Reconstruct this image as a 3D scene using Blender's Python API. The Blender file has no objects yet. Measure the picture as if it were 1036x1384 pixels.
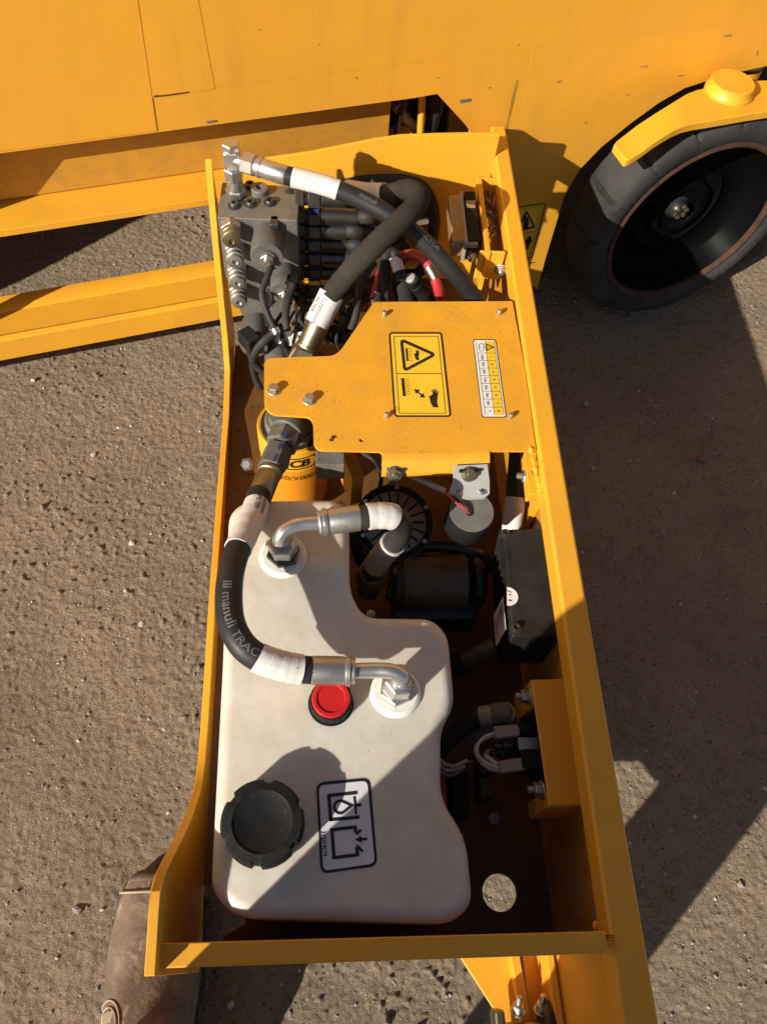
import bpy, bmesh, math, random
import numpy as np
from mathutils import Vector, Matrix

random.seed(7)
SC = bpy.context.scene
COL = SC.collection
V = Vector

# ------------------------------------------------------------------ camera
FPX, CX, CY, CAMH = 1039.0, 518.0, 692.0, 1.25      # focal length and centre in photo pixels, lens height
NADIR, YAW = (430.0, 1300.0), math.radians(9.0)

def cam_basis():
    d = np.array([NADIR[0] - CX, NADIR[1] - CY, FPX]); d /= np.linalg.norm(d)
    f = np.array([0, 0, 1.0]) - d * d[2]; f /= np.linalg.norm(f)
    r = np.cross(d, f)
    if r[0] < 0: r = -r
    Y = f * math.cos(YAW) - r * math.sin(YAW)
    X = r * math.cos(YAW) + f * math.sin(YAW)
    return np.array([X, Y, -d])
RB = cam_basis()
EYE = np.array([0, 0, CAMH])

def ray(px, py): return RB @ np.array([px - CX, py - CY, FPX])
def P(px, py, z):                       # point at height z
    c = ray(px, py); return V(c * ((z - CAMH) / c[2]) + EYE)
def PX(px, py, x):                      # point on the plane x = const
    c = ray(px, py); return V(c * (x / c[0]) + EYE)
def PY(px, py, y):                      # point on the plane y = const
    c = ray(px, py); return V(c * (y / c[1]) + EYE)
TH = math.radians(16.8)                 # the lift's chassis stands turned to the open tray
E_S = V((math.cos(TH), math.sin(TH), 0)); E_N = V((-math.sin(TH), math.cos(TH), 0))
def W(s, n, z): return E_S * s + E_N * n + V((0, 0, z))
def PN(px, py, n):
    c = ray(px, py); nn = np.array(E_N); return V(c * (n / (c @ nn)) + EYE)
def PNsz(px, py, n):
    p = PN(px, py, n); return (p.dot(E_S), p.z)

cam = bpy.data.cameras.new('camera'); camo = bpy.data.objects.new('camera', cam); COL.objects.link(camo)
cam.sensor_fit = 'VERTICAL'; cam.sensor_height = 24.0; cam.lens = FPX / 1384.0 * 24.0
cam.clip_start = 0.02; cam.clip_end = 500
m = Matrix.Identity(4)
for i in range(3):
    m[i][0] = RB[i][0]; m[i][1] = -RB[i][1]; m[i][2] = -RB[i][2]; m[i][3] = EYE[i]
camo.matrix_world = m
SC.camera = camo
SC.render.resolution_x, SC.render.resolution_y = 766, 1024

# ------------------------------------------------------------------ light
SUN_EL, SUN_AZ = math.radians(27.0), math.radians(48.0)      # AZ: heading of the shadows, clockwise from +Y
LD = V((math.sin(SUN_AZ) * math.cos(SUN_EL), math.cos(SUN_AZ) * math.cos(SUN_EL), -math.sin(SUN_EL)))
world = bpy.data.worlds.new('World'); SC.world = world; world.use_nodes = True
nt = world.node_tree
sky = nt.nodes.new('ShaderNodeTexSky'); sky.sky_type = 'NISHITA'; sky.sun_disc = False
sky.sun_elevation = SUN_EL; sky.sun_rotation = SUN_AZ + math.pi
bg = nt.nodes['Background']; bg.inputs['Strength'].default_value = 0.055
nt.links.new(sky.outputs[0], bg.inputs['Color'])
sun = bpy.data.lights.new('sun', 'SUN'); sun.energy = 5.0; sun.angle = math.radians(0.5); sun.color = (1.0, 0.93, 0.82)
suno = bpy.data.objects.new('sun', sun); COL.objects.link(suno)
suno.rotation_euler = LD.to_track_quat('-Z', 'Y').to_euler(); suno.location = (-3, -3, 4)
SC.view_settings.view_transform = 'Standard'; SC.view_settings.look = 'None'
SC.view_settings.gamma = 1.0; SC.view_settings.use_curve_mapping = False
SC.view_settings.exposure = 0.43
SC.render.engine = 'CYCLES'
SC.cycles.max_bounces = 8

# ------------------------------------------------------------------ materials
def mat(name, col, rough=0.5, metal=0.0, var=None, spots=None, bump=None, sss=0.0, coat=0.0, rvar=0.0, trans=0.0, streak=None, spec=None):
    """var=(colour, scale, amount)  spots=(colour, scale, threshold)  bump=(scale, distance)"""
    mt = bpy.data.materials.new(name); mt.use_nodes = True
    n = mt.node_tree.nodes; l = mt.node_tree.links
    b = n['Principled BSDF']
    b.inputs['Roughness'].default_value = rough; b.inputs['Metallic'].default_value = metal
    if spec is not None: b.inputs['Specular IOR Level'].default_value = spec
    tc = n.new('ShaderNodeTexCoord')
    cur = None
    def mixer(a, fac, c2):
        mx = n.new('ShaderNodeMix'); mx.data_type = 'RGBA'
        if a is None: mx.inputs[6].default_value = (*col, 1)
        else: l.new(a, mx.inputs[6])
        mx.inputs[7].default_value = (*c2, 1)
        l.new(fac, mx.inputs[0])
        return mx.outputs[2]
    def noise(scale, detail=6.0, rgh=0.6, vec=None):
        t = n.new('ShaderNodeTexNoise'); t.inputs['Scale'].default_value = scale
        t.inputs['Detail'].default_value = detail; t.inputs['Roughness'].default_value = rgh
        l.new(vec or tc.outputs['Object'], t.inputs['Vector']); return t.outputs['Fac']
    def ramp(x, a, bb, hi=1.0):
        r = n.new('ShaderNodeMapRange'); r.inputs[1].default_value = a; r.inputs[2].default_value = bb
        r.inputs[3].default_value = 0; r.inputs[4].default_value = hi
        l.new(x, r.inputs[0]); return r.outputs[0]
    if var:
        items = var if isinstance(var, list) else [var]
        for c2, s, amt in items:
            cur = mixer(cur, ramp(noise(s), 0.35, 0.7, amt), c2)
    if streak:
        c2, s, amt = streak
        mp = n.new('ShaderNodeMapping'); mp.inputs['Scale'].default_value = (1, 1, 0.08)
        l.new(tc.outputs['Object'], mp.inputs['Vector'])
        cur = mixer(cur, ramp(noise(s, vec=mp.outputs[0]), 0.5, 0.75, amt), c2)
    if spots:
        items = spots if isinstance(spots, list) else [spots]
        for c2, s, th in items:
            ml = n.new('ShaderNodeMath'); ml.operation = 'MULTIPLY'
            l.new(ramp(noise(s, 2.0, 0.5), th - 0.025, th + 0.02, 0.9), ml.inputs[0]); l.new(ramp(noise(max(6.0, s / 22.0), 4.0, 0.6), 0.44, 0.62), ml.inputs[1])
            cur = mixer(cur, ml.outputs[0], c2)
    if cur is None: b.inputs['Base Color'].default_value = (*col, 1)
    else: l.new(cur, b.inputs['Base Color'])
    if rvar:
        r = n.new('ShaderNodeMapRange'); r.inputs[3].default_value = max(0.02, rough - rvar); r.inputs[4].default_value = min(1, rough + rvar)
        l.new(noise(22), r.inputs[0]); l.new(r.outputs[0], b.inputs['Roughness'])
    if bump:
        items = bump if isinstance(bump, list) else [bump]
        prev = None
        for s, d in items:
            bp = n.new('ShaderNodeBump'); bp.inputs['Strength'].default_value = 1.0; bp.inputs['Distance'].default_value = d
            l.new(noise(s, 3.0), bp.inputs['Height'])
            if prev: l.new(prev, bp.inputs['Normal'])
            prev = bp.outputs[0]
        l.new(prev, b.inputs['Normal'])
    if sss:
        b.inputs['Subsurface Weight'].default_value = sss
        b.inputs['Subsurface Radius'].default_value = (0.02, 0.014, 0.009); b.inputs['Subsurface Scale'].default_value = 0.6
    if coat: b.inputs['Coat Weight'].default_value = coat; b.inputs['Coat Roughness'].default_value = 0.15
    if trans: b.inputs['Transmission Weight'].default_value = trans
    return mt

YC = (0.81, 0.392, 0.022)
M = {}
M['yellow'] = mat('yellow_paint', YC, 0.42, var=[((0.72, 0.33, 0.02), 3.5, 0.6), ((0.60, 0.31, 0.06), 14, 0.3)],
                  spots=[((0.22, 0.12, 0.04), 420, 0.72)], bump=[(260, 0.00012), (9, 0.0012)], rvar=0.1)
M['yellow_panel'] = mat('yellow_panel_paint', (0.81, 0.382, 0.030), 0.4, var=[((0.73, 0.325, 0.02), 2.2, 0.6), ((0.66, 0.34, 0.07), 9, 0.25)],
                  spots=[((0.46, 0.27, 0.09), 260, 0.735)], bump=[(330, 0.00010), (5, 0.0025)], rvar=0.1, streak=((0.6, 0.27, 0.05), 30, 0.35))
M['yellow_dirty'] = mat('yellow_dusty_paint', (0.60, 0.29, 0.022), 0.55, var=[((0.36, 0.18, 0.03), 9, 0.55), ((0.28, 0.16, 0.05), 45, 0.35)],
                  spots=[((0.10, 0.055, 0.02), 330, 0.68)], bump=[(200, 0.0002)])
M['ferrule_dark'] = mat('dark_crimp_steel', (0.17, 0.165, 0.155), 0.34, 0.9, var=[((0.09, 0.085, 0.078), 30, 0.6)], spots=((0.03, 0.03, 0.03), 220, 0.66), bump=(300, 0.0002), rvar=0.1)
M['floor_dark'] = mat('dark_floor_paint', (0.17, 0.07, 0.014), 0.5, var=[((0.05, 0.026, 0.011), 9, 0.8), ((0.16, 0.07, 0.018), 25, 0.4)], spots=[((0.02, 0.014, 0.01), 90, 0.62)], bump=[(120, 0.0005)])  # very dark brown floor colour with blacker blotches
M['chip'] = mat('worn_paint_spot', (0.34, 0.18, 0.05), 0.7, var=((0.2, 0.11, 0.04), 90, 0.7))
M['inner_wall'] = mat('soiled_inner_paint', (0.62, 0.275, 0.018), 0.5, var=[((0.36, 0.165, 0.022), 8, 0.6), ((0.15, 0.075, 0.03), 34, 0.4)], spots=[((0.07, 0.04, 0.02), 200, 0.66)], bump=[(160, 0.0003)])
M['yellow_cover'] = mat('yellow_cover_paint', (0.80, 0.375, 0.02), 0.45, var=[((0.68, 0.31, 0.02), 7, 0.55), ((0.44, 0.235, 0.06), 26, 0.35)],
                  spots=[((0.14, 0.075, 0.028), 520, 0.668), ((0.30, 0.15, 0.035), 240, 0.70)], bump=[(300, 0.00012), (14, 0.0008)], rvar=0.1)
M['orange_can'] = mat('filter_can_paint', (0.72, 0.26, 0.014), 0.35, var=((0.6, 0.24, 0.02), 20, 0.5), bump=(200, 0.0001))
M['label_yellow'] = mat('label_yellow', (0.85, 0.52, 0.03), 0.35, var=((0.75, 0.45, 0.04), 60, 0.5))
M['label_white'] = mat('label_white', (0.78, 0.77, 0.74), 0.4, var=((0.6, 0.58, 0.55), 50, 0.5), spots=((0.3, 0.27, 0.22), 300, 0.68))
M['label_gray'] = mat('label_gray', (0.66, 0.655, 0.68), 0.4, var=((0.52, 0.51, 0.54), 70, 0.5), spots=((0.35, 0.33, 0.33), 300, 0.70))
M['ink'] = mat('black_ink', (0.012, 0.011, 0.012), 0.45, var=((0.03, 0.025, 0.02), 80, 0.5))
M['ink_gray'] = mat('gray_print', (0.16, 0.16, 0.16), 0.6, var=((0.09, 0.09, 0.09), 200, 0.6))
M['ink_blue'] = mat('blue_marker', (0.02, 0.03, 0.16), 0.5, var=((0.02, 0.02, 0.08), 200, 0.5))
M['tank'] = mat('white_polyethylene', (0.72, 0.685, 0.615), 0.38, var=[((0.64, 0.57, 0.46), 7, 0.8), ((0.50, 0.42, 0.31), 22, 0.38), ((0.40, 0.32, 0.22), 60, 0.2)],
                spots=[((0.28, 0.22, 0.16), 330, 0.72)], bump=[(420, 0.00012), (30, 0.0005)], sss=0.55, rvar=0.08)
M['tank_boss'] = mat('white_boss_plastic', (0.80, 0.77, 0.69), 0.35, var=((0.6, 0.55, 0.42), 60, 0.4))
M['black_plastic'] = mat('black_plastic', (0.011, 0.011, 0.012), 0.6, var=((0.026, 0.025, 0.023), 24, 0.6), spots=((0.10, 0.095, 0.085), 480, 0.70), bump=(500, 0.00025), spec=0.14)
M['black_case'] = mat('black_case', (0.012, 0.012, 0.0125), 0.42, var=((0.04, 0.036, 0.031), 13, 0.75), spots=((0.14, 0.13, 0.11), 380, 0.715), bump=(300, 0.00012), rvar=0.12, spec=0.3)
M['dust_plastic'] = mat('dusty_gray_plastic', (0.165, 0.153, 0.134), 0.85, var=[((0.085, 0.08, 0.072), 30, 0.8)], spots=((0.05, 0.05, 0.045), 170, 0.64), bump=(300, 0.0003))
M['rubber'] = mat('hose_rubber', (0.018, 0.017, 0.017), 0.6, spec=0.3, var=((0.062, 0.055, 0.046), 18, 0.6), spots=((0.15, 0.13, 0.11), 420, 0.71), bump=[(350, 0.00015)])
M['rubber_clean'] = mat('clean_hose_rubber', (0.017, 0.017, 0.018), 0.5, spec=0.35, var=((0.032, 0.030, 0.027), 30, 0.6), bump=[(260, 0.00015), (700, 0.0001)])
M['sleeve_braid'] = mat('woven_hose_sleeve', (0.032, 0.027, 0.021), 0.95, spec=0.1, var=((0.065, 0.056, 0.043), 14, 0.6), spots=((0.16, 0.14, 0.11), 560, 0.69), bump=[(600, 0.0004)])
M['white_sleeve'] = mat('white_heat_shrink', (0.72, 0.69, 0.65), 0.45, var=((0.54, 0.49, 0.44), 26, 0.5), spots=((0.3, 0.25, 0.2), 260, 0.70), bump=[(45, 0.0014)])
M['gray_sleeve'] = mat('gray_heat_shrink', (0.33, 0.30, 0.27), 0.5, var=((0.2, 0.18, 0.16), 40, 0.5), bump=[(90, 0.0006)])
M['zinc'] = mat('zinc_plating', (0.52, 0.51, 0.48), 0.42, 0.9, var=[((0.42, 0.40, 0.36), 35, 0.6)], spots=((0.2, 0.18, 0.15), 200, 0.68), bump=(300, 0.00012), rvar=0.12)
M['bright_zinc'] = mat('bright_zinc', (0.66, 0.65, 0.63), 0.34, 0.92, var=[((0.55, 0.53, 0.50), 40, 0.5)], spots=((0.28, 0.25, 0.22), 240, 0.69), bump=(200, 0.00015), rvar=0.1)
M['bracket_zinc'] = mat('dull_galvanised', (0.50, 0.49, 0.46), 0.55, 0.45, var=[((0.36, 0.34, 0.31), 40, 0.6)], spots=[((0.2, 0.17, 0.14), 260, 0.69)], bump=(300, 0.00015))
M['olive_zinc'] = mat('olive_plating', (0.36, 0.32, 0.22), 0.42, 1.0, var=[((0.2, 0.18, 0.13), 40, 0.6)], spots=((0.1, 0.09, 0.08), 200, 0.66), bump=(300, 0.0002))
M['dark_steel'] = mat('dusty_dark_steel', (0.085, 0.080, 0.072), 0.40, 0.75, var=[((0.16, 0.15, 0.13), 25, 0.6)], spots=((0.03, 0.03, 0.03), 200, 0.64), bump=(300, 0.0002))
M['alu'] = mat('dusty_aluminium', (0.25, 0.24, 0.215), 0.58, 0.6, var=[((0.13, 0.12, 0.10), 18, 0.7), ((0.34, 0.31, 0.26), 60, 0.4)], spots=((0.10, 0.09, 0.075), 220, 0.66), bump=[(300, 0.0002)], rvar=0.12)
M['coil'] = mat('grey_coil', (0.12, 0.113, 0.10), 0.6, 0.2, var=[((0.20, 0.185, 0.16), 20, 0.6), ((0.06, 0.056, 0.05), 45, 0.5)], spots=((0.06, 0.055, 0.05), 220, 0.66), bump=[(400, 0.0002)])
M['motor'] = mat('brown_motor_steel', (0.065, 0.047, 0.027), 0.45, 0.2, var=((0.14, 0.105, 0.062), 16, 0.8), spots=((0.18, 0.14, 0.1), 250, 0.68), bump=(400, 0.0004))
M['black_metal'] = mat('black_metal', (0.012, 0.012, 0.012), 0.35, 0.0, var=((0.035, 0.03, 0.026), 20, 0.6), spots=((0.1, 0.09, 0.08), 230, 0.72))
M['wheel_black'] = mat('wheel_gloss_black', (0.0030, 0.0030, 0.0032), 0.34, 0.0, var=((0.005, 0.0048, 0.0045), 14, 0.6), spots=((0.05, 0.045, 0.04), 260, 0.735), spec=0.02)
M['tyre'] = mat('worn_solid_tyre', (0.064, 0.063, 0.062), 0.95, spec=0.04, var=((0.030, 0.029, 0.028), 9, 0.9), spots=((0.13, 0.125, 0.115), 300, 0.70), bump=[(160, 0.0006), (20, 0.0016)])
M['rust'] = mat('rusty_rim_edge', (0.085, 0.032, 0.018), 0.85, var=((0.02, 0.012, 0.01), 40, 0.8), bump=(200, 0.0008))
M['red'] = mat('red_plastic', (0.56, 0.014, 0.012), 0.32, var=((0.42, 0.02, 0.02), 30, 0.5), spots=((0.3, 0.09, 0.07), 300, 0.69))
M['red_cable'] = mat('red_cable', (0.50, 0.03, 0.035), 0.4, var=((0.30, 0.04, 0.035), 30, 0.6), bump=(200, 0.0002))
M['white_wire'] = mat('white_wire', (0.62, 0.60, 0.57), 0.4, var=((0.42, 0.4, 0.37), 60, 0.5))
M['tan_wire'] = mat('tan_wire', (0.40, 0.25, 0.12), 0.5, var=((0.2, 0.13, 0.08), 90, 0.6))
M['amber'] = mat('amber_cover', (0.42, 0.22, 0.09), 0.3, var=((0.34, 0.27, 0.2), 16, 0.9), spots=((0.55, 0.3, 0.12), 80, 0.62), bump=(200, 0.0002), trans=0.25)
M['clear'] = mat('clear_plastic', (0.62, 0.6, 0.55), 0.15, var=((0.4, 0.38, 0.33), 60, 0.5), trans=0.6)
M['brick'] = mat('brick_red_stone', (0.22, 0.092, 0.064), 0.9, var=((0.28, 0.16, 0.12), 60, 0.5), bump=(180, 0.0015))
M['stone'] = mat('grey_stone', (0.30, 0.27, 0.235), 0.9, var=((0.18, 0.16, 0.14), 60, 0.6), bump=(150, 0.0015))
M['pale_stone'] = mat('pale_stone', (0.52, 0.49, 0.44), 0.85, var=((0.36, 0.33, 0.29), 70, 0.6), bump=(150, 0.001))
M['suede'] = mat('worn_suede', (0.20, 0.14, 0.095), 0.95, spec=0.12, var=[((0.36, 0.275, 0.20), 14, 1.0), ((0.10, 0.07, 0.052), 9, 0.8)], spots=[((0.50, 0.42, 0.32), 48, 0.55), ((0.065, 0.046, 0.036), 40, 0.58)], bump=[(60, 0.0018), (420, 0.0005)])
M['suede_dark'] = mat('dark_worn_suede', (0.085, 0.06, 0.036), 0.85, var=[((0.16, 0.12, 0.075), 26, 0.8)], bump=[(70, 0.0016)])
M['thread'] = mat('pale_thread', (0.45, 0.36, 0.24), 0.8, var=((0.3, 0.22, 0.14), 90, 0.5))
M['sole'] = mat('boot_sole', (0.045, 0.033, 0.022), 0.95, spec=0.1, var=((0.11, 0.085, 0.06), 40, 0.7))
M['denim'] = mat('dark_denim', (0.03, 0.035, 0.05), 0.95, var=((0.05, 0.055, 0.07), 40, 0.6), bump=(500, 0.0003))
M['jacket'] = mat('dark_jacket', (0.03, 0.03, 0.032), 0.85, var=((0.05, 0.05, 0.05), 12, 0.6), bump=(60, 0.002))
M['skin'] = mat('skin', (0.52, 0.31, 0.22), 0.55, var=((0.45, 0.24, 0.17), 30, 0.5), sss=0.1)
M['hair'] = mat('brown_hair', (0.05, 0.03, 0.02), 0.6, var=((0.08, 0.05, 0.03), 90, 0.5))

# ------------------------------------------------------------------ mesh helpers
def catmull(pts, k=8, closed=False):
    pts = [V(p) for p in pts]; n = len(pts); out = []
    rng = range(n if closed else n - 1)
    for i in rng:
        p1, p2 = pts[i], pts[(i + 1) % n]
        p0 = pts[(i - 1) % n] if (closed or i > 0) else p1 * 2 - p2
        p3 = pts[(i + 2) % n] if (closed or i + 2 < n) else p2 * 2 - p1
        for j in range(k):
            t = j / k
            out.append(0.5 * ((2 * p1) + (p2 - p0) * t + (2 * p0 - 5 * p1 + 4 * p2 - p3) * t * t + (3 * p1 - p0 - 3 * p2 + p3) * t ** 3))
    if not closed: out.append(pts[-1])
    return out

def frame(axis, hint=None):
    a = V(axis).normalized()
    h = V(hint) if hint else (V((0, 0, 1)) if abs(a.z) < 0.9 else V((1, 0, 0)))
    u = (h - a * h.dot(a)).normalized()
    return u, a.cross(u), a

class MB:
    def __init__(s): s.v = []; s.f = []
    def add(s, vs, fs):
        b = len(s.v); s.v += [V(p) for p in vs]; s.f += [tuple(i + b for i in f) for f in fs]; return s
    def box(s, c, size, u=None, w=None):
        c = V(c); hx, hy, hz = [x / 2 for x in size]
        if u is None: ux, uy, uz = V((1, 0, 0)), V((0, 1, 0)), V((0, 0, 1))
        else:
            ux = V(u).normalized(); w = V(w) if w else V((0, 0, 1)); uz = (w - ux * w.dot(ux)).normalized(); uy = uz.cross(ux)
        vs = [c + ux * (sx * hx) + uy * (sy * hy) + uz * (sz * hz) for sz in (-1, 1) for sy in (-1, 1) for sx in (-1, 1)]
        return s.add(vs, [(0, 2, 3, 1), (4, 5, 7, 6), (0, 1, 5, 4), (2, 6, 7, 3), (0, 4, 6, 2), (1, 3, 7, 5)])
    def hexa(s, a, b):
        """hexahedron from two quads a (4 pts) and b (4 pts)"""
        return s.add(list(a) + list(b), [(3, 2, 1, 0), (4, 5, 6, 7), (0, 1, 5, 4), (1, 2, 6, 5), (2, 3, 7, 6), (3, 0, 4, 7)])
    def prism(s, pts, ext, scale=1.0):
        pts = [V(p) for p in pts]; n = len(pts); ext = V(ext)
        c = sum(pts, V()) / n
        top = [c + (p - c) * scale + ext for p in pts]
        return s.add(pts + top, [tuple(range(n - 1, -1, -1)), tuple(range(n, 2 * n))] + [(i, (i + 1) % n, n + (i + 1) % n, n + i) for i in range(n)])
    def lathe(s, o, axis, prof, n=32, hint=None, mod=None, caps=True):
        """prof: [(radius, height)]; mod(angle, k) scales the radius"""
        o = V(o); u, w, a = frame(axis, hint); k = len(prof); vs = []; fs = []
        for i in range(n):
            an = 2 * math.pi * i / n; d = u * math.cos(an) + w * math.sin(an)
            for j, (r, h) in enumerate(prof):
                vs.append(o + d * (r * (mod(i, j) if mod else 1)) + a * h)
        for i in range(n):
            i2 = (i + 1) % n
            for j in range(k - 1): fs.append((i * k + j, i2 * k + j, i2 * k + j + 1, i * k + j + 1))
        if caps and prof[0][0] > 1e-6: fs.append(tuple(i * k for i in range(n - 1, -1, -1)))
        if caps and prof[-1][0] > 1e-6: fs.append(tuple(i * k + k - 1 for i in range(n)))
        return s.add(vs, fs)
    def cyl(s, p0, p1, r, r1=None, n=24, ch=0.0, hint=None):
        p0, p1 = V(p0), V(p1); L = (p1 - p0).length; r1 = r if r1 is None else r1
        pr = [(r - ch, 0), (r, ch), (r1, L - ch), (r1 - ch, L)] if ch else [(r, 0), (r1, L)]
        return s.lathe(p0, p1 - p0, pr, n, hint)
    def hexn(s, p0, p1, r, hint=None):
        L = (V(p1) - V(p0)).length; c = min(L * 0.18, r * 0.12)
        return s.lathe(p0, V(p1) - V(p0), [(r * 0.9, 0), (r, c), (r, L - c), (r * 0.9, L)], 6, hint)
    def tube(s, pts, r, n=14, closed=False, mod=None):
        pts = [V(p) for p in pts]; m_ = len(pts); vs = []; fs = []
        rr = r if isinstance(r, (list, tuple)) else [r] * m_
        t0 = (pts[1] - pts[0]).normalized(); u = frame(t0)[0]
        for i, p in enumerate(pts):
            a = pts[(i + 1) % m_] if (closed or i < m_ - 1) else pts[i]
            b = pts[i - 1] if (closed or i > 0) else pts[i]
            t = (a - b).normalized(); u = (u - t * u.dot(t)).normalized(); w = t.cross(u)
            for j in range(n):
                an = 2 * math.pi * j / n; vs.append(p + (u * math.cos(an) + w * math.sin(an)) * (rr[i] * (mod(i, j) if mod else 1)))
        for i in range(m_ if closed else m_ - 1):
            i2 = (i + 1) % m_
            for j in range(n): fs.append((i * n + j, i * n + (j + 1) % n, i2 * n + (j + 1) % n, i2 * n + j))
        if not closed: fs += [tuple(range(n - 1, -1, -1)), tuple((m_ - 1) * n + j for j in range(n))]
        return s.add(vs, fs)
    def mesh(s, name, sharp=32):
        me = bpy.data.meshes.new(name); me.from_pydata([tuple(p) for p in s.v], [], s.f); me.update()
        bm = bmesh.new(); bm.from_mesh(me); bmesh.ops.recalc_face_normals(bm, faces=bm.faces); bm.to_mesh(me); bm.free()
        me.shade_smooth()
        if sharp: me.set_sharp_from_angle(angle=math.radians(sharp))
        return me
    def build(s, name, material, parent=None, bevel=0.0, seg=2, sharp=32, label=None, angle=35):
        o = bpy.data.objects.new(name, None if not s.v else s.mesh(name, sharp))
        o.data.materials.append(M[material] if isinstance(material, str) else material)
        COL.objects.link(o)
        attach(o, parent)
        if bevel:
            b = o.modifiers.new('bevel', 'BEVEL'); b.width = bevel; b.segments = seg; b.limit_method = 'ANGLE'; b.angle_limit = math.radians(angle)
            b.harden_normals = True
        if label: o['label'] = label
        return o

def wloc(o):
    p = V(o.location)
    while o.parent: o = o.parent; p += V(o.location)
    return p
def attach(o, parent):
    """parent a mesh built in place: children keep their place through their own offset"""
    if parent is None: return
    o.parent = parent; o.location = V(o.location) - wloc(parent)
def tag(o, label, cat, group=None, kind=None):
    if label: o['label'] = label
    if cat: o['category'] = cat
    if group: o['group'] = group
    if kind: o['kind'] = kind
    return o
def thing(name, label, cat, loc, group=None):
    o = bpy.data.objects.new(name, None); COL.objects.link(o); o.location = loc; o.empty_display_size = 0.02
    return tag(o, label, cat, group)

def plate(outer, holes, to3d, thick_vec):
    """flat plate with holes: loops in 2-D, mapped by to3d, thickened along thick_vec"""
    bm = bmesh.new(); edges = []; loops = [outer] + list(holes); tv = V(thick_vec)
    for lp in loops:
        vs = [bm.verts.new(to3d(*p)) for p in lp]
        for i in range(len(vs)): edges.append(bm.edges.new((vs[i], vs[(i + 1) % len(vs)])))
    bmesh.ops.triangle_fill(bm, use_beauty=True, use_dissolve=False, edges=edges)
    r = bmesh.ops.extrude_face_region(bm, geom=bm.faces[:])
    bmesh.ops.translate(bm, verts=[g for g in r['geom'] if isinstance(g, bmesh.types.BMVert)], vec=tv)
    bmesh.ops.recalc_face_normals(bm, faces=bm.faces)
    b = MB(); bm.verts.index_update()
    b.add([v.co.copy() for v in bm.verts], [tuple(v.index for v in f.verts) for f in bm.faces]); bm.free()
    return b
def circle2(c, r, n=28, ry=None): return [(c[0] + r * math.cos(2 * math.pi * i / n), c[1] + (ry or r) * math.sin(2 * math.pi * i / n)) for i in range(n)]
def rounded(pts, r, k=5):
    """round the corners of a 2-D loop; r a number or one per corner"""
    out = []; n = len(pts)
    for i in range(n):
        p = V(pts[i]).to_2d() if len(pts[i]) > 2 else V(pts[i]); a = V(pts[i - 1]); b = V(pts[(i + 1) % n])
        rr = r[i] if isinstance(r, (list, tuple)) else r
        da, db = (a - p), (b - p); q = min(rr, da.length * 0.48, db.length * 0.48)
        if q < 1e-6: out.append(tuple(p)); continue
        A = p + da.normalized() * q; B = p + db.normalized() * q
        for j in range(k + 1):
            t = j / k; out.append(tuple(A * (1 - t) ** 2 + p * (2 * t * (1 - t)) + B * t * t))
    return out

_tc = {}
def text2(s, bold=0.0, shear=0.0):
    """text as flat faces, height about 0.7 per unit size, centred at the origin"""
    key = (s, bold, shear)
    if key in _tc: return _tc[key]
    cu = bpy.data.curves.new('t', 'FONT'); cu.body = s; cu.align_x = 'CENTER'; cu.align_y = 'CENTER'; cu.offset = bold; cu.shear = shear; cu.resolution_u = 4
    o = bpy.data.objects.new('t', cu); COL.objects.link(o)
    dg = bpy.context.evaluated_depsgraph_get(); dg.update()
    me = bpy.data.meshes.new_from_object(o.evaluated_get(dg))
    bm = bmesh.new(); bm.from_mesh(me); bmesh.ops.triangulate(bm, faces=bm.faces[:])
    for _ in range(4):                       # short edges, so that print follows curved skins
        lg = [e for e in bm.edges if e.calc_length() > 0.16]
        if not lg: break
        bmesh.ops.subdivide_edges(bm, edges=lg, cuts=1); bmesh.ops.triangulate(bm, faces=bm.faces[:])
    bm.verts.index_update(); bm.verts.ensure_lookup_table()
    r = ([(v.co.x, v.co.y) for v in bm.verts], [tuple(v.index for v in f.verts) for f in bm.faces]); bm.free()
    bpy.data.objects.remove(o); bpy.data.curves.remove(cu); bpy.data.meshes.remove(me)
    _tc[key] = r; return r
def text_on(b, s, fn, size, bold=0.0, shear=0.0):
    vs, fs = text2(s, bold, shear); b.add([fn(x * size, y * size) for x, y in vs], fs); return b

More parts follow.
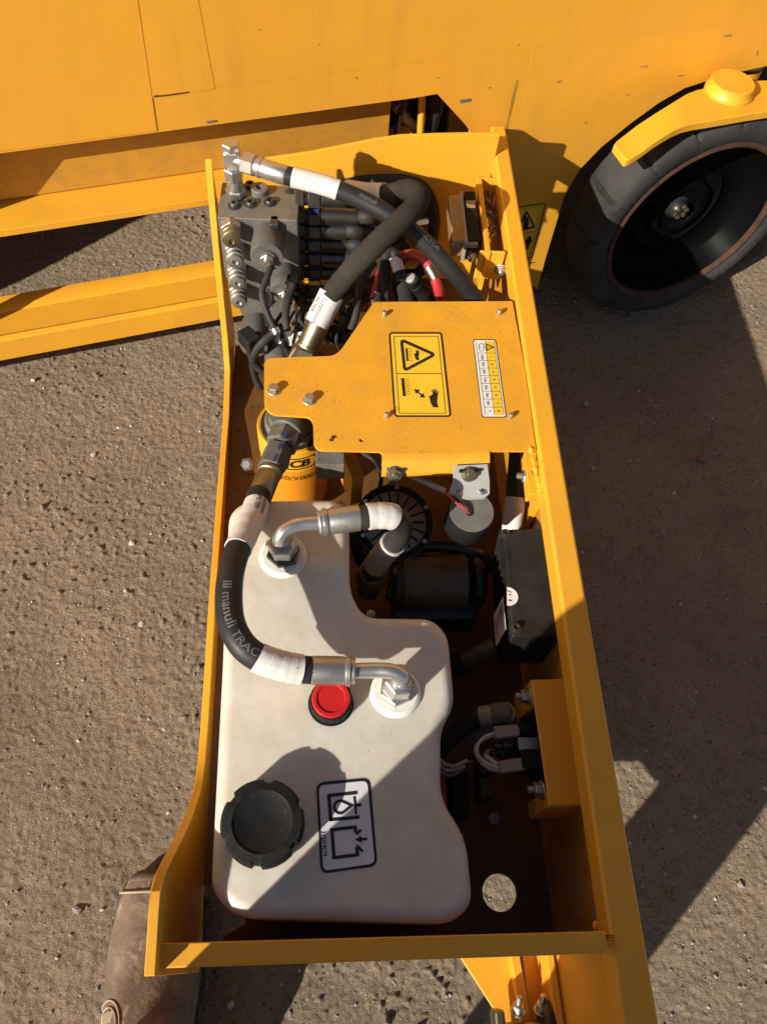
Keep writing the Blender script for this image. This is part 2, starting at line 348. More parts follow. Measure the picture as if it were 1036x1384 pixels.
class Print:
    """flat print on a surface: coordinates are mapped by to3d(x, y, lift)"""
    def __init__(s, to3d): s.t = to3d; s.b = {}
    def _b(s, ink): return s.b.setdefault(ink, MB())
    def poly(s, ink, pts, lift):
        n = len(pts); b = s._b(ink)
        bm = bmesh.new(); vs = [bm.verts.new((p[0], p[1], 0)) for p in pts]; f = bm.faces.new(vs)
        r = bmesh.ops.triangulate(bm, faces=[f]); bm.verts.index_update()
        b.add([s.t(v.co.x, v.co.y, lift) for v in bm.verts], [tuple(v.index for v in q.verts) for q in bm.faces]); bm.free()
    def line(s, ink, a, c, w, lift):
        a, c = V(a), V(c); d = (c - a).normalized(); p = V((-d.y, d.x)) * (w / 2)
        s.poly(ink, [a + p, a - p, c - p, c + p], lift)
    def loop(s, ink, pts, w, lift):
        """outline of a closed polygon with mitred corners"""
        n = len(pts); o = []; i_ = []
        for k in range(n):
            p = V(pts[k]); d1 = (p - V(pts[k - 1])).normalized(); d2 = (V(pts[(k + 1) % n]) - p).normalized()
            nn = V((-d1.y - d2.y, d1.x + d2.x)); nn = nn.normalized() if nn.length > 1e-6 else V((-d1.y, d1.x))
            c = max(0.35, nn.dot(V((-d1.y, d1.x))))
            o.append(p + nn * (w / 2 / c)); i_.append(p - nn * (w / 2 / c))
        b = s._b(ink)
        b.add([s.t(p.x, p.y, lift) for p in o] + [s.t(p.x, p.y, lift) for p in i_], [(k, (k + 1) % n, n + (k + 1) % n, n + k) for k in range(n)])
    def text(s, ink, st, o, dx, size, lift, bold=0.0, shear=0.0, dy=None):
        """dx: unit direction of the line of text; letters stand towards dy"""
        dx = V(dx); dy = V(dy) if dy else V((dx.y, -dx.x))
        text_on(s._b(ink), st, lambda x, y: s.t(o[0] + dx.x * x + dy.x * y, o[1] + dx.y * x + dy.y * y, lift), size, bold, shear)
    def build(s, parent, names):
        """first entry of names is the backing part; the others become its sub-parts"""
        root = None
        for ink, nm in names:
            if ink not in s.b: continue
            o = s.b[ink].build(nm, ink.split('#')[0], root or parent, sharp=0)
            root = root or o
        return root

_bolt = {}
def bolt(parent, p, axis, r=0.0065, h=0.006, washer=True, stud=0.0, material='zinc', name='bolt', twist=0.3):
    """hex head on a washer; meshes are shared between alike bolts"""
    key = (r, h, washer, stud, material)
    if key not in _bolt:
        b = MB()
        z = 0.0
        if washer: b.cyl((0, 0, 0), (0, 0, r * 0.28), r * 1.45, ch=r * 0.08); z = r * 0.28
        b.hexn((0, 0, z), (0, 0, z + h), r * 1.12)
        if stud: b.cyl((0, 0, z + h), (0, 0, z + h + stud), r * 0.55, ch=r * 0.12, n=14)
        me = b.mesh(name); me.materials.append(M[material]); _bolt[key] = me
    o = bpy.data.objects.new(name, _bolt[key]); COL.objects.link(o)
    u, w, a = frame(axis); q = Matrix((u, w, a)).transposed().to_4x4()
    o.matrix_basis = Matrix.Translation(V(p)) @ q @ Matrix.Rotation(twist + random.random(), 4, 'Z')
    if parent: o.parent = parent; o.location = V(p) - wloc(parent)
    return o

# ================================================================== GROUND
def vnoise(nx, ny, dx, cell, rng):
    gx, gy = int(nx * dx / cell) + 4, int(ny * dx / cell) + 4
    g = rng.standard_normal((gx, gy)).astype(np.float32)
    X = np.arange(nx) * dx / cell; Y = np.arange(ny) * dx / cell
    xi = X.astype(int); yi = Y.astype(int)
    fx = (X - xi); fy = (Y - yi); fx = fx * fx * (3 - 2 * fx); fy = fy * fy * (3 - 2 * fy)
    fx = fx[:, None]; fy = fy[None, :]
    a = g[np.ix_(xi, yi)]; b = g[np.ix_(xi + 1, yi)]; c = g[np.ix_(xi, yi + 1)]; d = g[np.ix_(xi + 1, yi + 1)]
    return (a * (1 - fx) + b * fx) * (1 - fy) + (c * (1 - fx) + d * fx) * fy

def ground_mat():
    mt = bpy.data.materials.new('packed_dirt'); mt.use_nodes = True
    n = mt.node_tree.nodes; l = mt.node_tree.links; b = n['Principled BSDF']; b.inputs['Roughness'].default_value = 0.95
    b.inputs['Specular IOR Level'].default_value = 0.2
    tc = n.new('ShaderNodeTexCoord')
    def noise(s, d=6, r=0.65):
        t = n.new('ShaderNodeTexNoise'); t.inputs['Scale'].default_value = s; t.inputs['Detail'].default_value = d; t.inputs['Roughness'].default_value = r
        l.new(tc.outputs['Object'], t.inputs['Vector']); return t.outputs['Fac']
    def mr(x, a, c, hi=1.0):
        r = n.new('ShaderNodeMapRange'); r.inputs[1].default_value = a; r.inputs[2].default_value = c; r.inputs[4].default_value = hi; l.new(x, r.inputs[0]); return r.outputs[0]
    def mix(a, f, c):
        x = n.new('ShaderNodeMix'); x.data_type = 'RGBA'
        if isinstance(a, tuple): x.inputs[6].default_value = (*a, 1)
        else: l.new(a, x.inputs[6])
        x.inputs[7].default_value = (*c, 1); l.new(f, x.inputs[0]); return x.outputs[2]
    c = mix((0.350, 0.266, 0.182), mr(noise(4.5), 0.35, 0.68), (0.250, 0.192, 0.134))
    c = mix(c, mr(noise(40), 0.4, 0.72, 0.7), (0.40, 0.308, 0.215))
    c = mix(c, mr(noise(190, 4), 0.50, 0.70, 0.75), (0.155, 0.120, 0.088))
    c = mix(c, mr(noise(1.6, 5), 0.50, 0.68, 0.38), (0.185, 0.150, 0.118))
    v = n.new('ShaderNodeTexVoronoi'); v.inputs['Scale'].default_value = 150; v.inputs['Randomness'].default_value = 1.0
    l.new(tc.outputs['Object'], v.inputs['Vector'])
    sep = n.new('ShaderNodeSeparateColor'); l.new(v.outputs['Color'], sep.inputs[0])
    pick = mr(sep.outputs[0], 0.86, 0.87); near = mr(v.outputs['Distance'], 0.34, 0.24)
    mul = n.new('ShaderNodeMath'); mul.operation = 'MULTIPLY'; l.new(pick, mul.inputs[0]); l.new(near, mul.inputs[1])
    c = mix(c, mul.outputs[0], (0.42, 0.36, 0.29))
    pick2 = mr(sep.outputs[1], 0.93, 0.94); mul2 = n.new('ShaderNodeMath'); mul2.operation = 'MULTIPLY'; l.new(pick2, mul2.inputs[0]); l.new(near, mul2.inputs[1])
    c = mix(c, mul2.outputs[0], (0.10, 0.083, 0.068))
    l.new(c, b.inputs['Base Color'])
    bp = n.new('ShaderNodeBump'); bp.inputs['Distance'].default_value = 0.0036; l.new(noise(260, 4, 0.7), bp.inputs['Height'])
    bp1 = n.new('ShaderNodeBump'); bp1.inputs['Distance'].default_value = 0.0022; l.new(noise(620, 3, 0.7), bp1.inputs['Height']); l.new(bp.outputs[0], bp1.inputs['Normal'])
    bp2 = n.new('ShaderNodeBump'); bp2.inputs['Distance'].default_value = 0.004; l.new(mul.outputs[0], bp2.inputs['Height']); l.new(bp1.outputs[0], bp2.inputs['Normal'])
    l.new(bp2.outputs[0], b.inputs['Normal'])
    return mt
M['dirt'] = ground_mat()

GX0, GX1, GY0, GY1, GD = -0.80, 1.12, -0.24, 1.62, 0.0023
def build_ground():
    rng = np.random.default_rng(11)
    nx, ny = int((GX1 - GX0) / GD), int((GY1 - GY0) / GD)
    h = np.zeros((nx, ny), np.float32)
    for cell, amp in ((0.55, 0.004), (0.21, 0.0020), (0.09, 0.0008), (0.042, 0.0004), (0.021, 0.00028), (0.0115, 0.00035), (0.0068, 0.00045), (0.0046, 0.0005)):
        h += amp * vnoise(nx, ny, GD, cell, rng)
    rough = 1.2 * np.clip(vnoise(nx, ny, GD, 0.16, rng) * 0.6 + 0.55, 0.0, 1.6)
    h += 0.0014 * rough * np.maximum(0, vnoise(nx, ny, GD, 0.0075, rng) - 0.7) * 1.6          # crumbs
    h -= 0.0013 * rough * np.maximum(0, vnoise(nx, ny, GD, 0.009, rng) - 1.2)                # pits
    cr = np.abs(vnoise(nx, ny, GD, 0.11, rng) + 0.35 * vnoise(nx, ny, GD, 0.03, rng))
    h -= 0.0013 * np.clip(1 - cr / 0.04, 0, 1) * (vnoise(nx, ny, GD, 0.2, rng) > 0.55)         # short cracks
    h = np.clip(h, -0.012, 0.012)
    xs = GX0 + np.arange(nx) * GD; ys = GY0 + np.arange(ny) * GD
    e = np.minimum.reduce([np.arange(nx)[:, None] * np.ones(ny)[None], (nx - 1 - np.arange(nx))[:, None] * np.ones(ny)[None],
                           np.ones(nx)[:, None] * np.arange(ny)[None], np.ones(nx)[:, None] * (ny - 1 - np.arange(ny))[None]])
    h *= np.clip(e / 12, 0, 1)
    xs[-1] = GX1; ys[-1] = GY1
    co = np.empty((nx * ny + 8, 3), np.float32)
    co[:nx * ny, 0] = np.repeat(xs, ny); co[:nx * ny, 1] = np.tile(ys, nx); co[:nx * ny, 2] = h.ravel()
    B = 45.0
    co[nx * ny:] = [(-B, -B, 0), (B, -B, 0), (B, B, 0), (-B, B, 0), (GX0, GY0, 0), (GX1, GY0, 0), (GX1, GY1, 0), (GX0, GY1, 0)]
    i = (np.arange(nx - 1)[:, None] * ny + np.arange(ny - 1)[None]).ravel()
    q = np.stack([i, i + ny, i + ny + 1, i + 1], 1)
    o = nx * ny
    q = np.concatenate([q, np.array([[o, o + 1, o + 5, o + 4], [o + 1, o + 2, o + 6, o + 5], [o + 2, o + 3, o + 7, o + 6], [o + 3, o, o + 4, o + 7]])])
    me = bpy.data.meshes.new('ground'); me.vertices.add(len(co)); me.vertices.foreach_set('co', co.ravel())
    me.loops.add(q.size); me.loops.foreach_set('vertex_index', q.ravel().astype(np.int32))
    me.polygons.add(len(q)); me.polygons.foreach_set('loop_start', np.arange(0, q.size, 4, dtype=np.int32))
    me.update(calc_edges=True); me.validate(); me.shade_smooth()
    g = bpy.data.objects.new('ground', me); me.materials.append(M['dirt']); COL.objects.link(g); g['kind'] = 'structure'
    def hz(x, y):
        i = min(nx - 1, max(0, int((x - GX0) / GD))); j = min(ny - 1, max(0, int((y - GY0) / GD))); return float(h[i, j])
    return hz
HZ = build_ground()

def rock(b, c, r, sq=0.65, rough=0.28):
    bm = bmesh.new(); bmesh.ops.create_icosphere(bm, subdivisions=1, radius=1)
    sx, sy = random.uniform(0.75, 1.3), random.uniform(0.75, 1.2); an = random.uniform(0, 6.3); ca, sa = math.cos(an), math.sin(an)
    for v in bm.verts:
        k = 1 + random.uniform(-rough, rough); x, y, z = v.co * k * r; x *= sx; y *= sy; z *= sq
        v.co = (x * ca - y * sa, x * sa + y * ca, z)
    bm.verts.index_update()
    b.add([v.co + V(c) for v in bm.verts], [tuple(v.index for v in f.verts) for f in bm.faces]); bm.free()

gr, gp = MB(), MB()
for k in range(9000):
    x, y = random.uniform(GX0, GX1), random.uniform(GY0, GY1)
    r = 0.0009 + 0.0024 * random.random() ** 4.0
    rock(gp if random.random() < 0.10 else gr, (x, y, HZ(x, y) + r * 0.2), r)
o = gr.build('gravel', 'stone', sharp=20); o['kind'] = 'stuff'
o = gp.build('gravel', 'pale_stone', sharp=20); o['kind'] = 'stuff'

def stone(px, py, r, material, label, sq=0.6):
    p = P(px, py, 0); p.z = HZ(p.x, p.y) + r * sq * 0.35
    b = MB(); rock(b, (0, 0, 0), r, sq, 0.22)
    o = b.build('stone', material, sharp=20); o.location = p
    return tag(o, label, 'stone')
stone(946, 620, 0.0125, 'brick', 'reddish brown brick fragment lying in the shade right of the tray', 0.5)
stone(791, 547, 0.0075, 'stone', 'small gray stone in the shade close to the right rail of the tray')
stone(46, 515, 0.0062, 'pale_stone', 'pale stone near the lower chassis rail at the left edge')
stone(126, 614, 0.0055, 'pale_stone', 'pale pebble with a long shadow on sunlit dirt left of the tray')
stone(178, 734, 0.0052, 'pale_stone', 'upright pale pebble casting a thin dark shadow on the dirt')
stone(170, 799, 0.0048, 'pale_stone', 'pale pebble on the dirt below the upright pebble')
stone(191, 844, 0.005, 'pale_stone', 'lowest pale pebble of the column left of the tray')
stone(312, 1358, 0.0058, 'pale_stone', 'white stone chip in the shadow beside the boot')
stone(1000, 1196, 0.007, 'stone', 'gray stone on the sunlit dirt at the right edge')
stone(106, 1230, 0.0068, 'stone', 'tan stone on the dirt left of the boot')
stone(910, 667, 0.0042, 'pale_stone', 'small white pebble in the shade below the brick fragment')
stone(865, 848 - 278, 0.0045, 'stone', 'small dark pebble in the shade between rail and brick fragment')
stone(852, 716, 0.0055, 'stone', 'gray pebble in the shade low beside the right rail')

# ================================================================== SCISSOR LIFT CHASSIS
NP = 1.115                                   # distance of the side panel along the chassis normal
lift = thing('scissor_lift', 'large yellow scissor lift chassis with a black wheel behind the open tray', 'lift', W(0.6, NP, 0))
sz = lambda px, py: PNsz(px, py, NP)
ztop = (sz(0, 206)[1] + sz(540, 135)[1]) / 2
edge = [sz(725, 392), sz(736, 352), sz(750, 306), sz(762, 266), sz(783, 229), sz(812, 199), sz(850, 168), sz(890, 139), sz(925, 119), sz(965, 106), sz(1000, 97), sz(1036, 89)]
out = [(-1.6, 1.35), (-1.6, 0.11), (-0.95, 0.11), (-0.95, 0.62), (-0.90, 0.68), (-0.46, 0.68), (-0.42, 0.62), (-0.42, 0.11), (-0.40, 0.11), (-0.34, 0.36), (-0.25, 0.43), (-0.165, ztop - 0.002), (sz(560, 133)[0], ztop)]  # unseen left opening and slanted edge shaped to steer sun and shadow inside
out += [(sz(590, 130)[0], ztop + 0.002), sz(608, 146), sz(628, 168), sz(636, 179)]
out += [(sz(636, 179)[0], 0.03), (edge[0][0], 0.03)] + edge
sC = 1.11
e2 = edge[-1]
out += [(e2[0] + 0.1, e2[1] - 0.004), (e2[0] + 0.22, e2[1] - 0.03), (e2[0] + 0.30, 0.37), (e2[0] + 0.34, 0.22), (e2[0] + 0.35, 0.03), (3.0, 0.03), (3.0, 1.35)]
b = plate(out, [], lambda s, z: W(s, NP, z), E_N * 0.010)
b.build('side_panel', 'yellow_panel', lift, bevel=0.0012, angle=60)
MB().box(W(0.7, NP + 0.46, 1.372), (4.6, 0.92, 0.04), E_S).build('platform_deck', 'yellow_panel', lift, bevel=0.004)
MB().box(W(0.7, NP + 0.91, 0.73), (4.6, 0.010, 1.24), E_S).build('side_panel', 'yellow_panel', lift, bevel=0.001)
for s_ in (-1.594, 2.994): MB().box(W(s_, NP + 0.46, 0.73), (0.010, 0.888, 1.24), E_S).build('end_panel', 'yellow_panel', lift, bevel=0.001)
def bead(name, pts, r=0.0022, material='yellow_panel', parent=None, lift_=-0.0017):
    MB().tube(catmull([PN(x, y, NP - lift_) for x, y in pts], 6), r, 6).build(name, material, parent or lift)
bead('weld_seam', [(205, 130), (209, 150), (213, 177)])
def skin_panel(px, t):                      # overlapping sheet skins: their edges draw the seams
    q = [PNsz(x, y, NP) for x, y in px]
    plate(q, [], lambda s, z: W(s, NP + 0.0005, z), E_N * (-t - 0.0005)).build('panel_skin', 'yellow_panel', lift)
skin_panel([(-420, 258), (-420, -900), (60, -900), (186, 0), (205, 128), (212, 176.5)], 0.0011)
skin_panel([(60.5, -900), (150, -900), (268, 0), (290, 118), (247, 124.5), (205.5, 129)], 0.0007)
skin_panel([(150.5, -900), (1200, -900), (1200, 2), (1060, 22), (845, 49), (620, 77), (470, 96), (290.5, 118), (268.5, 0)], 0.0003)
bead('weld_seam', [(205, 130), (247, 125), (290, 118)], 0.0026)
bead('weld_seam', [(725, 36), (715, 90), (703, 160)], 0.0024, lift_=-0.0021)
for pts in ([(208, 130), (228, 128), (255, 124)],):
    bead('rust_run', pts, 0.0016, 'rust', lift_=-0.0004)
pr_ = Print(lambda x, y, lf: PN(x, y, NP - lf))
pr_.poly('dust_plastic', [(621, 135), (636, 133), (637, 137), (622, 140)], 0.0005)
pr_.poly('dust_plastic', [(279, 164), (293, 162), (294, 165), (280, 167)], 0.0005)
for (x, y, w, h, k) in ((752, 110, 7, 2, 0), (915, 102, 9, 1.5, 1), (977, 48, 12, 2, 1), (660, 118, 4, 2, 0), (845, 128, 5, 1.2, 1), (430, 60, 3, 1.5, 0), (110, 140, 6, 1.5, 1), (350, 40, 4, 1.5, 1), (700, 60, 3, 2, 0), (1022, 70, 2, 6, 1), (790, 165, 3, 2, 0), (55, 60, 3, 1.5, 0), (590, 105, 4, 1.2, 1), (160, 150, 3, 1, 0), (862, 90, 14, 1, 1), (480, 105, 3, 2, 0)):
    pr_.poly('chip' if k == 0 else 'chip', [(x, y), (x + w * 0.5, y - h * 0.4), (x + w, y - h * 0.1 - w * 0.12), (x + w * 0.8, y + h * 0.6), (x + w * 0.2, y + h)], 0.0004)
pr_.build(lift, [('dust_plastic', 'paint_chip')]); pr_.build(lift, [('chip', 'scratch')])
# warning label on the panel beside the wheel
c5 = lambda x, y: (690 + x / 11.53, 265 + y / 11.53)
pr_ = Print(lambda x, y, lf: PN(*c5(x, y), NP - lf))
fr = rounded([(-60, 195), (545, 108), (330, 960), (60, 990)], 30)
pr_.poly('label_yellow', fr, 0.0004); pr_.loop('ink', rounded([(-50, 200), (540, 112), (322, 955), (65, 980)], 26), 16, 0.0007)
pr_.loop('ink', [(-30, 225), (488, 158), (300, 905), (90, 930)], 5, 0.0007)
pr_.line('ink', (20, 605), (378, 555), 6, 0.0007)
pr_.loop('ink', rounded([(240, 240), (365, 480), (100, 540)], 20), 30, 0.0007)
pr_.poly('ink', [(225, 300), (262, 330), (280, 400), (262, 480), (250, 505), (185, 512), (190, 440), (205, 340)], 0.0007)
pr_.poly('ink', circle2((288, 640), 22), 0.0007)
pr_.poly('ink', [(235, 680), (260, 660), (325, 655), (320, 720), (300, 715), (285, 760), (262, 830), (240, 830), (238, 740), (222, 712)], 0.0007)
pr_.line('ink', (288, 1050), (380, 1028), 12, 0.0007)
pr_.build(lift, [('label_yellow', 'warning_label'), ('ink', 'pictogram')])

# lower chassis rail: a folded channel seen from above
def rail_pts(px0, px1, z0, z1):
    a, b_ = P(*px0, z0), P(*px1, z1); d = (b_ - a).normalized(); return a - d * 0.9, b_ + d * 0.55
zr = 0.165
n0 = P(0, 462, zr).dot(E_N)
sec = [(n0, 0.118), (n0, zr), (n0 + 0.010, zr + 0.004), (n0 + 0.020, zr - 0.003), (n0 + 0.075, zr - 0.004), (n0 + 0.085, zr + 0.002), (n0 + 0.112, zr + 0.002), (n0 + 0.112, 0.118)]
b = MB().prism([W(-1.5, n, z) for n, z in sec], E_S * 2.15)
b.build('lower_rail', 'yellow', lift, bevel=0.0015)
# inner longitudinal beam with its bottom flange
zb = 0.402
q0, q1 = P(0, 312, zb), P(0, 277, zb)
nb0, nb1 = q0.dot(E_N), q1.dot(E_N)
b = MB().prism([W(-0.415, nb0, zb - 0.012), W(-0.415, nb0, zb), W(-0.415, nb1, zb + 0.004), W(-0.415, nb1 + 0.05, zb + 0.006), W(-0.415, nb1 + 0.05, zb - 0.012)], E_S * 0.935)  # beam's unseen left end cut short so sun reaches the ground behind
b.build('beam_flange', 'yellow', lift, bevel=0.001)
b = MB().prism([W(-0.413, nb1 + 0.002, zb + 0.0065), W(-0.413, nb1 + 0.006, 0.62), W(-0.413, nb1 + 0.012, 0.62), W(-0.413, nb1 + 0.010, zb + 0.0065)], E_S * 0.878)
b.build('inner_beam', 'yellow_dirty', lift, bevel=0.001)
# dark back of the pocket, with the bundle of hoses that hangs in it
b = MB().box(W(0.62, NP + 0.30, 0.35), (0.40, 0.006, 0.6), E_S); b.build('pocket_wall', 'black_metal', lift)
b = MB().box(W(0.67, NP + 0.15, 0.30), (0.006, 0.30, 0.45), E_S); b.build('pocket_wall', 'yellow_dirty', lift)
def pocket(px, n, r, material, name='pocket_hose', k=12):
    MB().tube(catmull([PN(x, y, n + d) for x, y, d in px], 6), r, k).build(name, material, lift)
NN = NP + 0.06
pocket([(548, 100, 0), (547, 135, 0), (540, 155, 0), (536, 185, 0), (536, 230, 0)], NN, 0.006, 'rubber')
pocket([(534, 140, .03), (548, 160, .03), (560, 172, .03), (572, 190, .03)], NN, 0.009, 'gray_sleeve')
pocket([(571, 95, 0), (570, 140, 0), (568, 180, 0), (567, 230, 0)], NN, 0.0065, 'yellow', 'grease_pipe')
pocket([(590, 95, 0.02), (587, 140, 0.02), (578, 180, 0.02), (575, 225, 0.02)], NN, 0.016, 'rubber')
pocket([(600, 100, 0.04), (600, 150, 0.04), (598, 175, 0.04), (596, 225, 0.04)], NN, 0.011, 'black_plastic')
pocket([(560, 110, .05), (556, 140, .05), (566, 165, .05), (590, 200, .05)], NN, 0.008, 'black_plastic')

# front wheel: solid tyre, dished rim, hub
NW0, NW1 = 1.0, 1.105
SWc, ZWc, RT = 1.085, 0.236, 0.236
RR = 0.186
hub = W(SWc, NW0, ZWc)
ng = 240
def groove(i, j): return 0.955 if (i % 15 == 0 and 3 <= j <= 6) else 1.0
b = MB(); ax = E_N
b.lathe(hub, ax, [(RR, 0.006), (RR + 0.006, 0.001), (RT - 0.016, 0.0), (RT - 0.006, 0.004), (RT, 0.014), (RT, 0.050), (RT, 0.090), (RT - 0.012, 0.105), (RR, 0.105)], ng, hint=(0, 0, 1), mod=groove, caps=False)
wheel = b.build('wheel', 'tyre', lift, sharp=40)
MB().lathe(hub, ax, [(RR + 0.001, 0.010), (RR + 0.001, 0.002), (RR - 0.006, 0.0005), (RR - 0.011, 0.004), (RR - 0.011, 0.012)], 96, caps=False).build('rim_edge', 'rust', wheel)
MB().lathe(hub, ax, [(RR - 0.002, 0.004), (RR - 0.012, 0.012), (RR - 0.018, 0.055), (RR - 0.030, 0.068), (0.105, 0.072), (0.098, 0.066), (0.092, 0.072), (0.070, 0.073), (0.064, 0.058), (0.048, 0.056), (0.044, 0.066), (0.0, 0.066)], 96, caps=False).build('rim', 'wheel_black', wheel, sharp=50)
MB().lathe(hub + E_N * 0.050, ax, [(0.0, 0.0), (0.016, 0.0), (0.019, 0.004), (0.020, 0.012), (0.028, 0.018)], 28).build('hub_cap', 'black_metal', wheel)
for k in range(6):
    a = k * math.pi / 3 + 0.3
    p = hub + E_S * math.cos(a) * 0.013 + V((0, 0, 1)) * math.sin(a) * 0.012 + E_N * 0.0505
    bolt(wheel, p, -E_N, 0.0045, 0.004, False, 0.0, 'motor', 'wheel_nut')

# steering yoke over the wheel
zy = 0.487
yoke = [((1150, 128), (1150, 85), 0.487), ((1040, 150), (1040, 108), 0.487), ((1026, 152), (1026, 108), 0.487), ((1013, 154), (1013, 110), 0.487), ((984, 159), (984, 113), 0.487), ((955, 164), (955, 118), 0.487),
        ((941, 166), (941, 121), 0.487), ((924, 170), (928, 126), 0.487), ((910, 176), (915, 134), 0.4845), ((898, 183), (902, 142), 0.480), ((884, 192), (886, 152), 0.472), ((868, 204), (860, 169), 0.461), ((857, 211), (842, 183), 0.4545), ((850, 215), (833, 190), 0.452), ((845, 216), (829, 195), 0.4508)]
tv = [P(*f, z) for f, r_, z in yoke] + [P(*r_, z) for f, r_, z in yoke]
ny_ = len(yoke); dn = V((0, 0, -0.015))
fs = []
for k in range(ny_ - 1):
    fs += [(k, k + 1, ny_ + k + 1, ny_ + k), (2 * ny_ + k, 3 * ny_ + k, 3 * ny_ + k + 1, 2 * ny_ + k + 1), (k, 2 * ny_ + k, 2 * ny_ + k + 1, k + 1), (ny_ + k, ny_ + k + 1, 3 * ny_ + k + 1, 3 * ny_ + k)]
fs += [(0, ny_, 3 * ny_, 2 * ny_), (ny_ - 1, 3 * ny_ - 1, 4 * ny_ - 1, 2 * ny_ - 1)]
MB().add(tv + [p + dn for p in tv], fs).build('steering_yoke', 'yellow', lift, bevel=0.0025, sharp=40, angle=50)
kc = P(984, 124, zy)
MB().lathe(kc, (0, 0, 1), [(0.0440, -0.004), (0.0440, 0.004), (0.0405, 0.009), (0.0395, 0.018), (0.0375, 0.0195)], 44).build('kingpin_flange', 'yellow', lift)
# kingpin housing: stands just inside the side panel, behind the wheel
NK = NP + 0.058
kpos = PN(984, 122, NK); ks = kpos.dot(E_S)
MB().lathe(W(ks, NK, 0), (0, 0, 1), [(0.0455, 0.22), (0.0455, kpos.z - 0.004), (0.0430, kpos.z + 0.002), (0.0415, kpos.z + 0.012), (0.0415, 0.60)], 44).build('kingpin_housing', 'yellow', lift)
zk = PN(984, 105, NK - 0.041).z
MB().lathe(W(ks, NK, zk), (0, 0, 1), [(0.0418, 0), (0.0432, 0.003), (0.0418, 0.006)], 44).build('seal_ring', 'black_metal', lift)
kp2 = PN(1060, 112, NK)
MB().lathe(W(kp2.dot(E_S), NK, 0), (0, 0, 1), [(0.028, 0.22), (0.028, kp2.z), (0.024, kp2.z + 0.010), (0.024, 0.60)], 30).build('kingpin_housing', 'yellow', lift)

# ================================================================== COMPONENT TRAY
ZF, ZR = 0.200, 0.460
tray = thing('component_tray', 'yellow swing out steel tray holding the hydraulic power pack', 'tray', V((0.06, 0.5, ZF)))
LWa, LWb = V((-0.147, -0.006, 0)), V((-0.170, 1.075, 0))
ld = (LWb - LWa).normalized(); ln = V((ld.y, -ld.x, 0))          # inward normal (+x)
def on_left(px, py):
    c = ray(px, py); nn = np.array([ln.x, ln.y, 0.0]); t = (np.array(LWa) - EYE) @ nn / (c @ nn); return V(c * t + EYE)
lw = [(277, 214), (281, 262), (287, 330), (294, 400), (300, 455), (303.5, 500), (302, 560), (297, 620), (290, 710), (283, 800), (276, 910), (271, 985), (267, 1030), (261, 1068), (250, 1100), (236, 1130), (221, 1158), (210, 1180), (203, 1205), (200, 1240), (197, 1285), (195, 1314)]
top = [on_left(*p) for p in lw]
top = [(max(0.0, (p - LWa).dot(ld)) if i < len(lw) - 1 else 0.0, p.z) for i, p in enumerate(top)]
L_ = top[0][0]
loop = [(0.0, ZF - 0.004)] + [(L_, ZF - 0.004)] + top
b = plate(loop, [], lambda s, z: LWa + ld * s + V((0, 0, z)), ln * 0.0095)
b.build('left_wall', 'yellow', tray, bevel=0.0012, angle=50)
# floor with the near left corner cut away and a drain hole
hole = P(675, 1206, ZF + 0.002)
cut = [P(266, 1196, ZF), P(290, 1197, ZF), P(292, 1246, ZF), P(266, 1270, ZF)]
fo = [(-0.160, 0.956), (-0.141, 0.956), (-0.141, 0.62), (cut[0].x, cut[0].y), (cut[1].x + 0.03, cut[1].y), (cut[2].x + 0.03, 0.046), (cut[2].x + 0.015, 0.028), (cut[3].x + 0.012, 0.012), (0.268, 0.012), (0.268, 1.10), (-0.02, 1.10), (-0.02, 1.02), (-0.160, 1.02)]
fo = [(-0.1565, 0.955), (cut[0].x - 0.006, cut[0].y), (cut[1].x + 0.035, cut[1].y), (cut[2].x + 0.035, 0.042), (cut[2].x + 0.010, 0.030), (cut[3].x + 0.03, 0.018), (0.2860, 0.018), (0.2860, 1.14), (-0.03, 1.14), (-0.03, 0.955)]
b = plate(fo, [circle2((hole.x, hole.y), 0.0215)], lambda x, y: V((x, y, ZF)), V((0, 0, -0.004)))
b.build('floor', 'floor_dark', tray)
# front wall with flange
fh = (0.2165, 0.335)
b = plate([(-0.136, ZF - 0.003), (0.2860, ZF - 0.003), (0.2860, ZR - 0.006), (-0.136, ZR - 0.006)], [], lambda x, z: V((x, 0.0085, z)), V((0, 0.005, 0)))
b.build('front_wall', 'inner_wall', tray)
fa, fb = P(205, 1275, ZR), P(215, 1309, ZR); fc, fd = P(826, 1285, ZR), P(820, 1258, ZR)
y0, y1 = fb.y, fa.y
MB().hexa([V((-0.1405, y0, ZR - 0.006)), V((0.264, fc.y - 0.002, ZR - 0.006)), V((0.264, fd.y, ZR - 0.006)), V((-0.1405, y1, ZR - 0.006))],
          [V((-0.1405, y0, ZR)), V((0.264, fc.y - 0.002, ZR)), V((0.264, fd.y, ZR)), V((-0.1405, y1, ZR))]).build('front_flange', 'yellow', tray, bevel=0.0015)
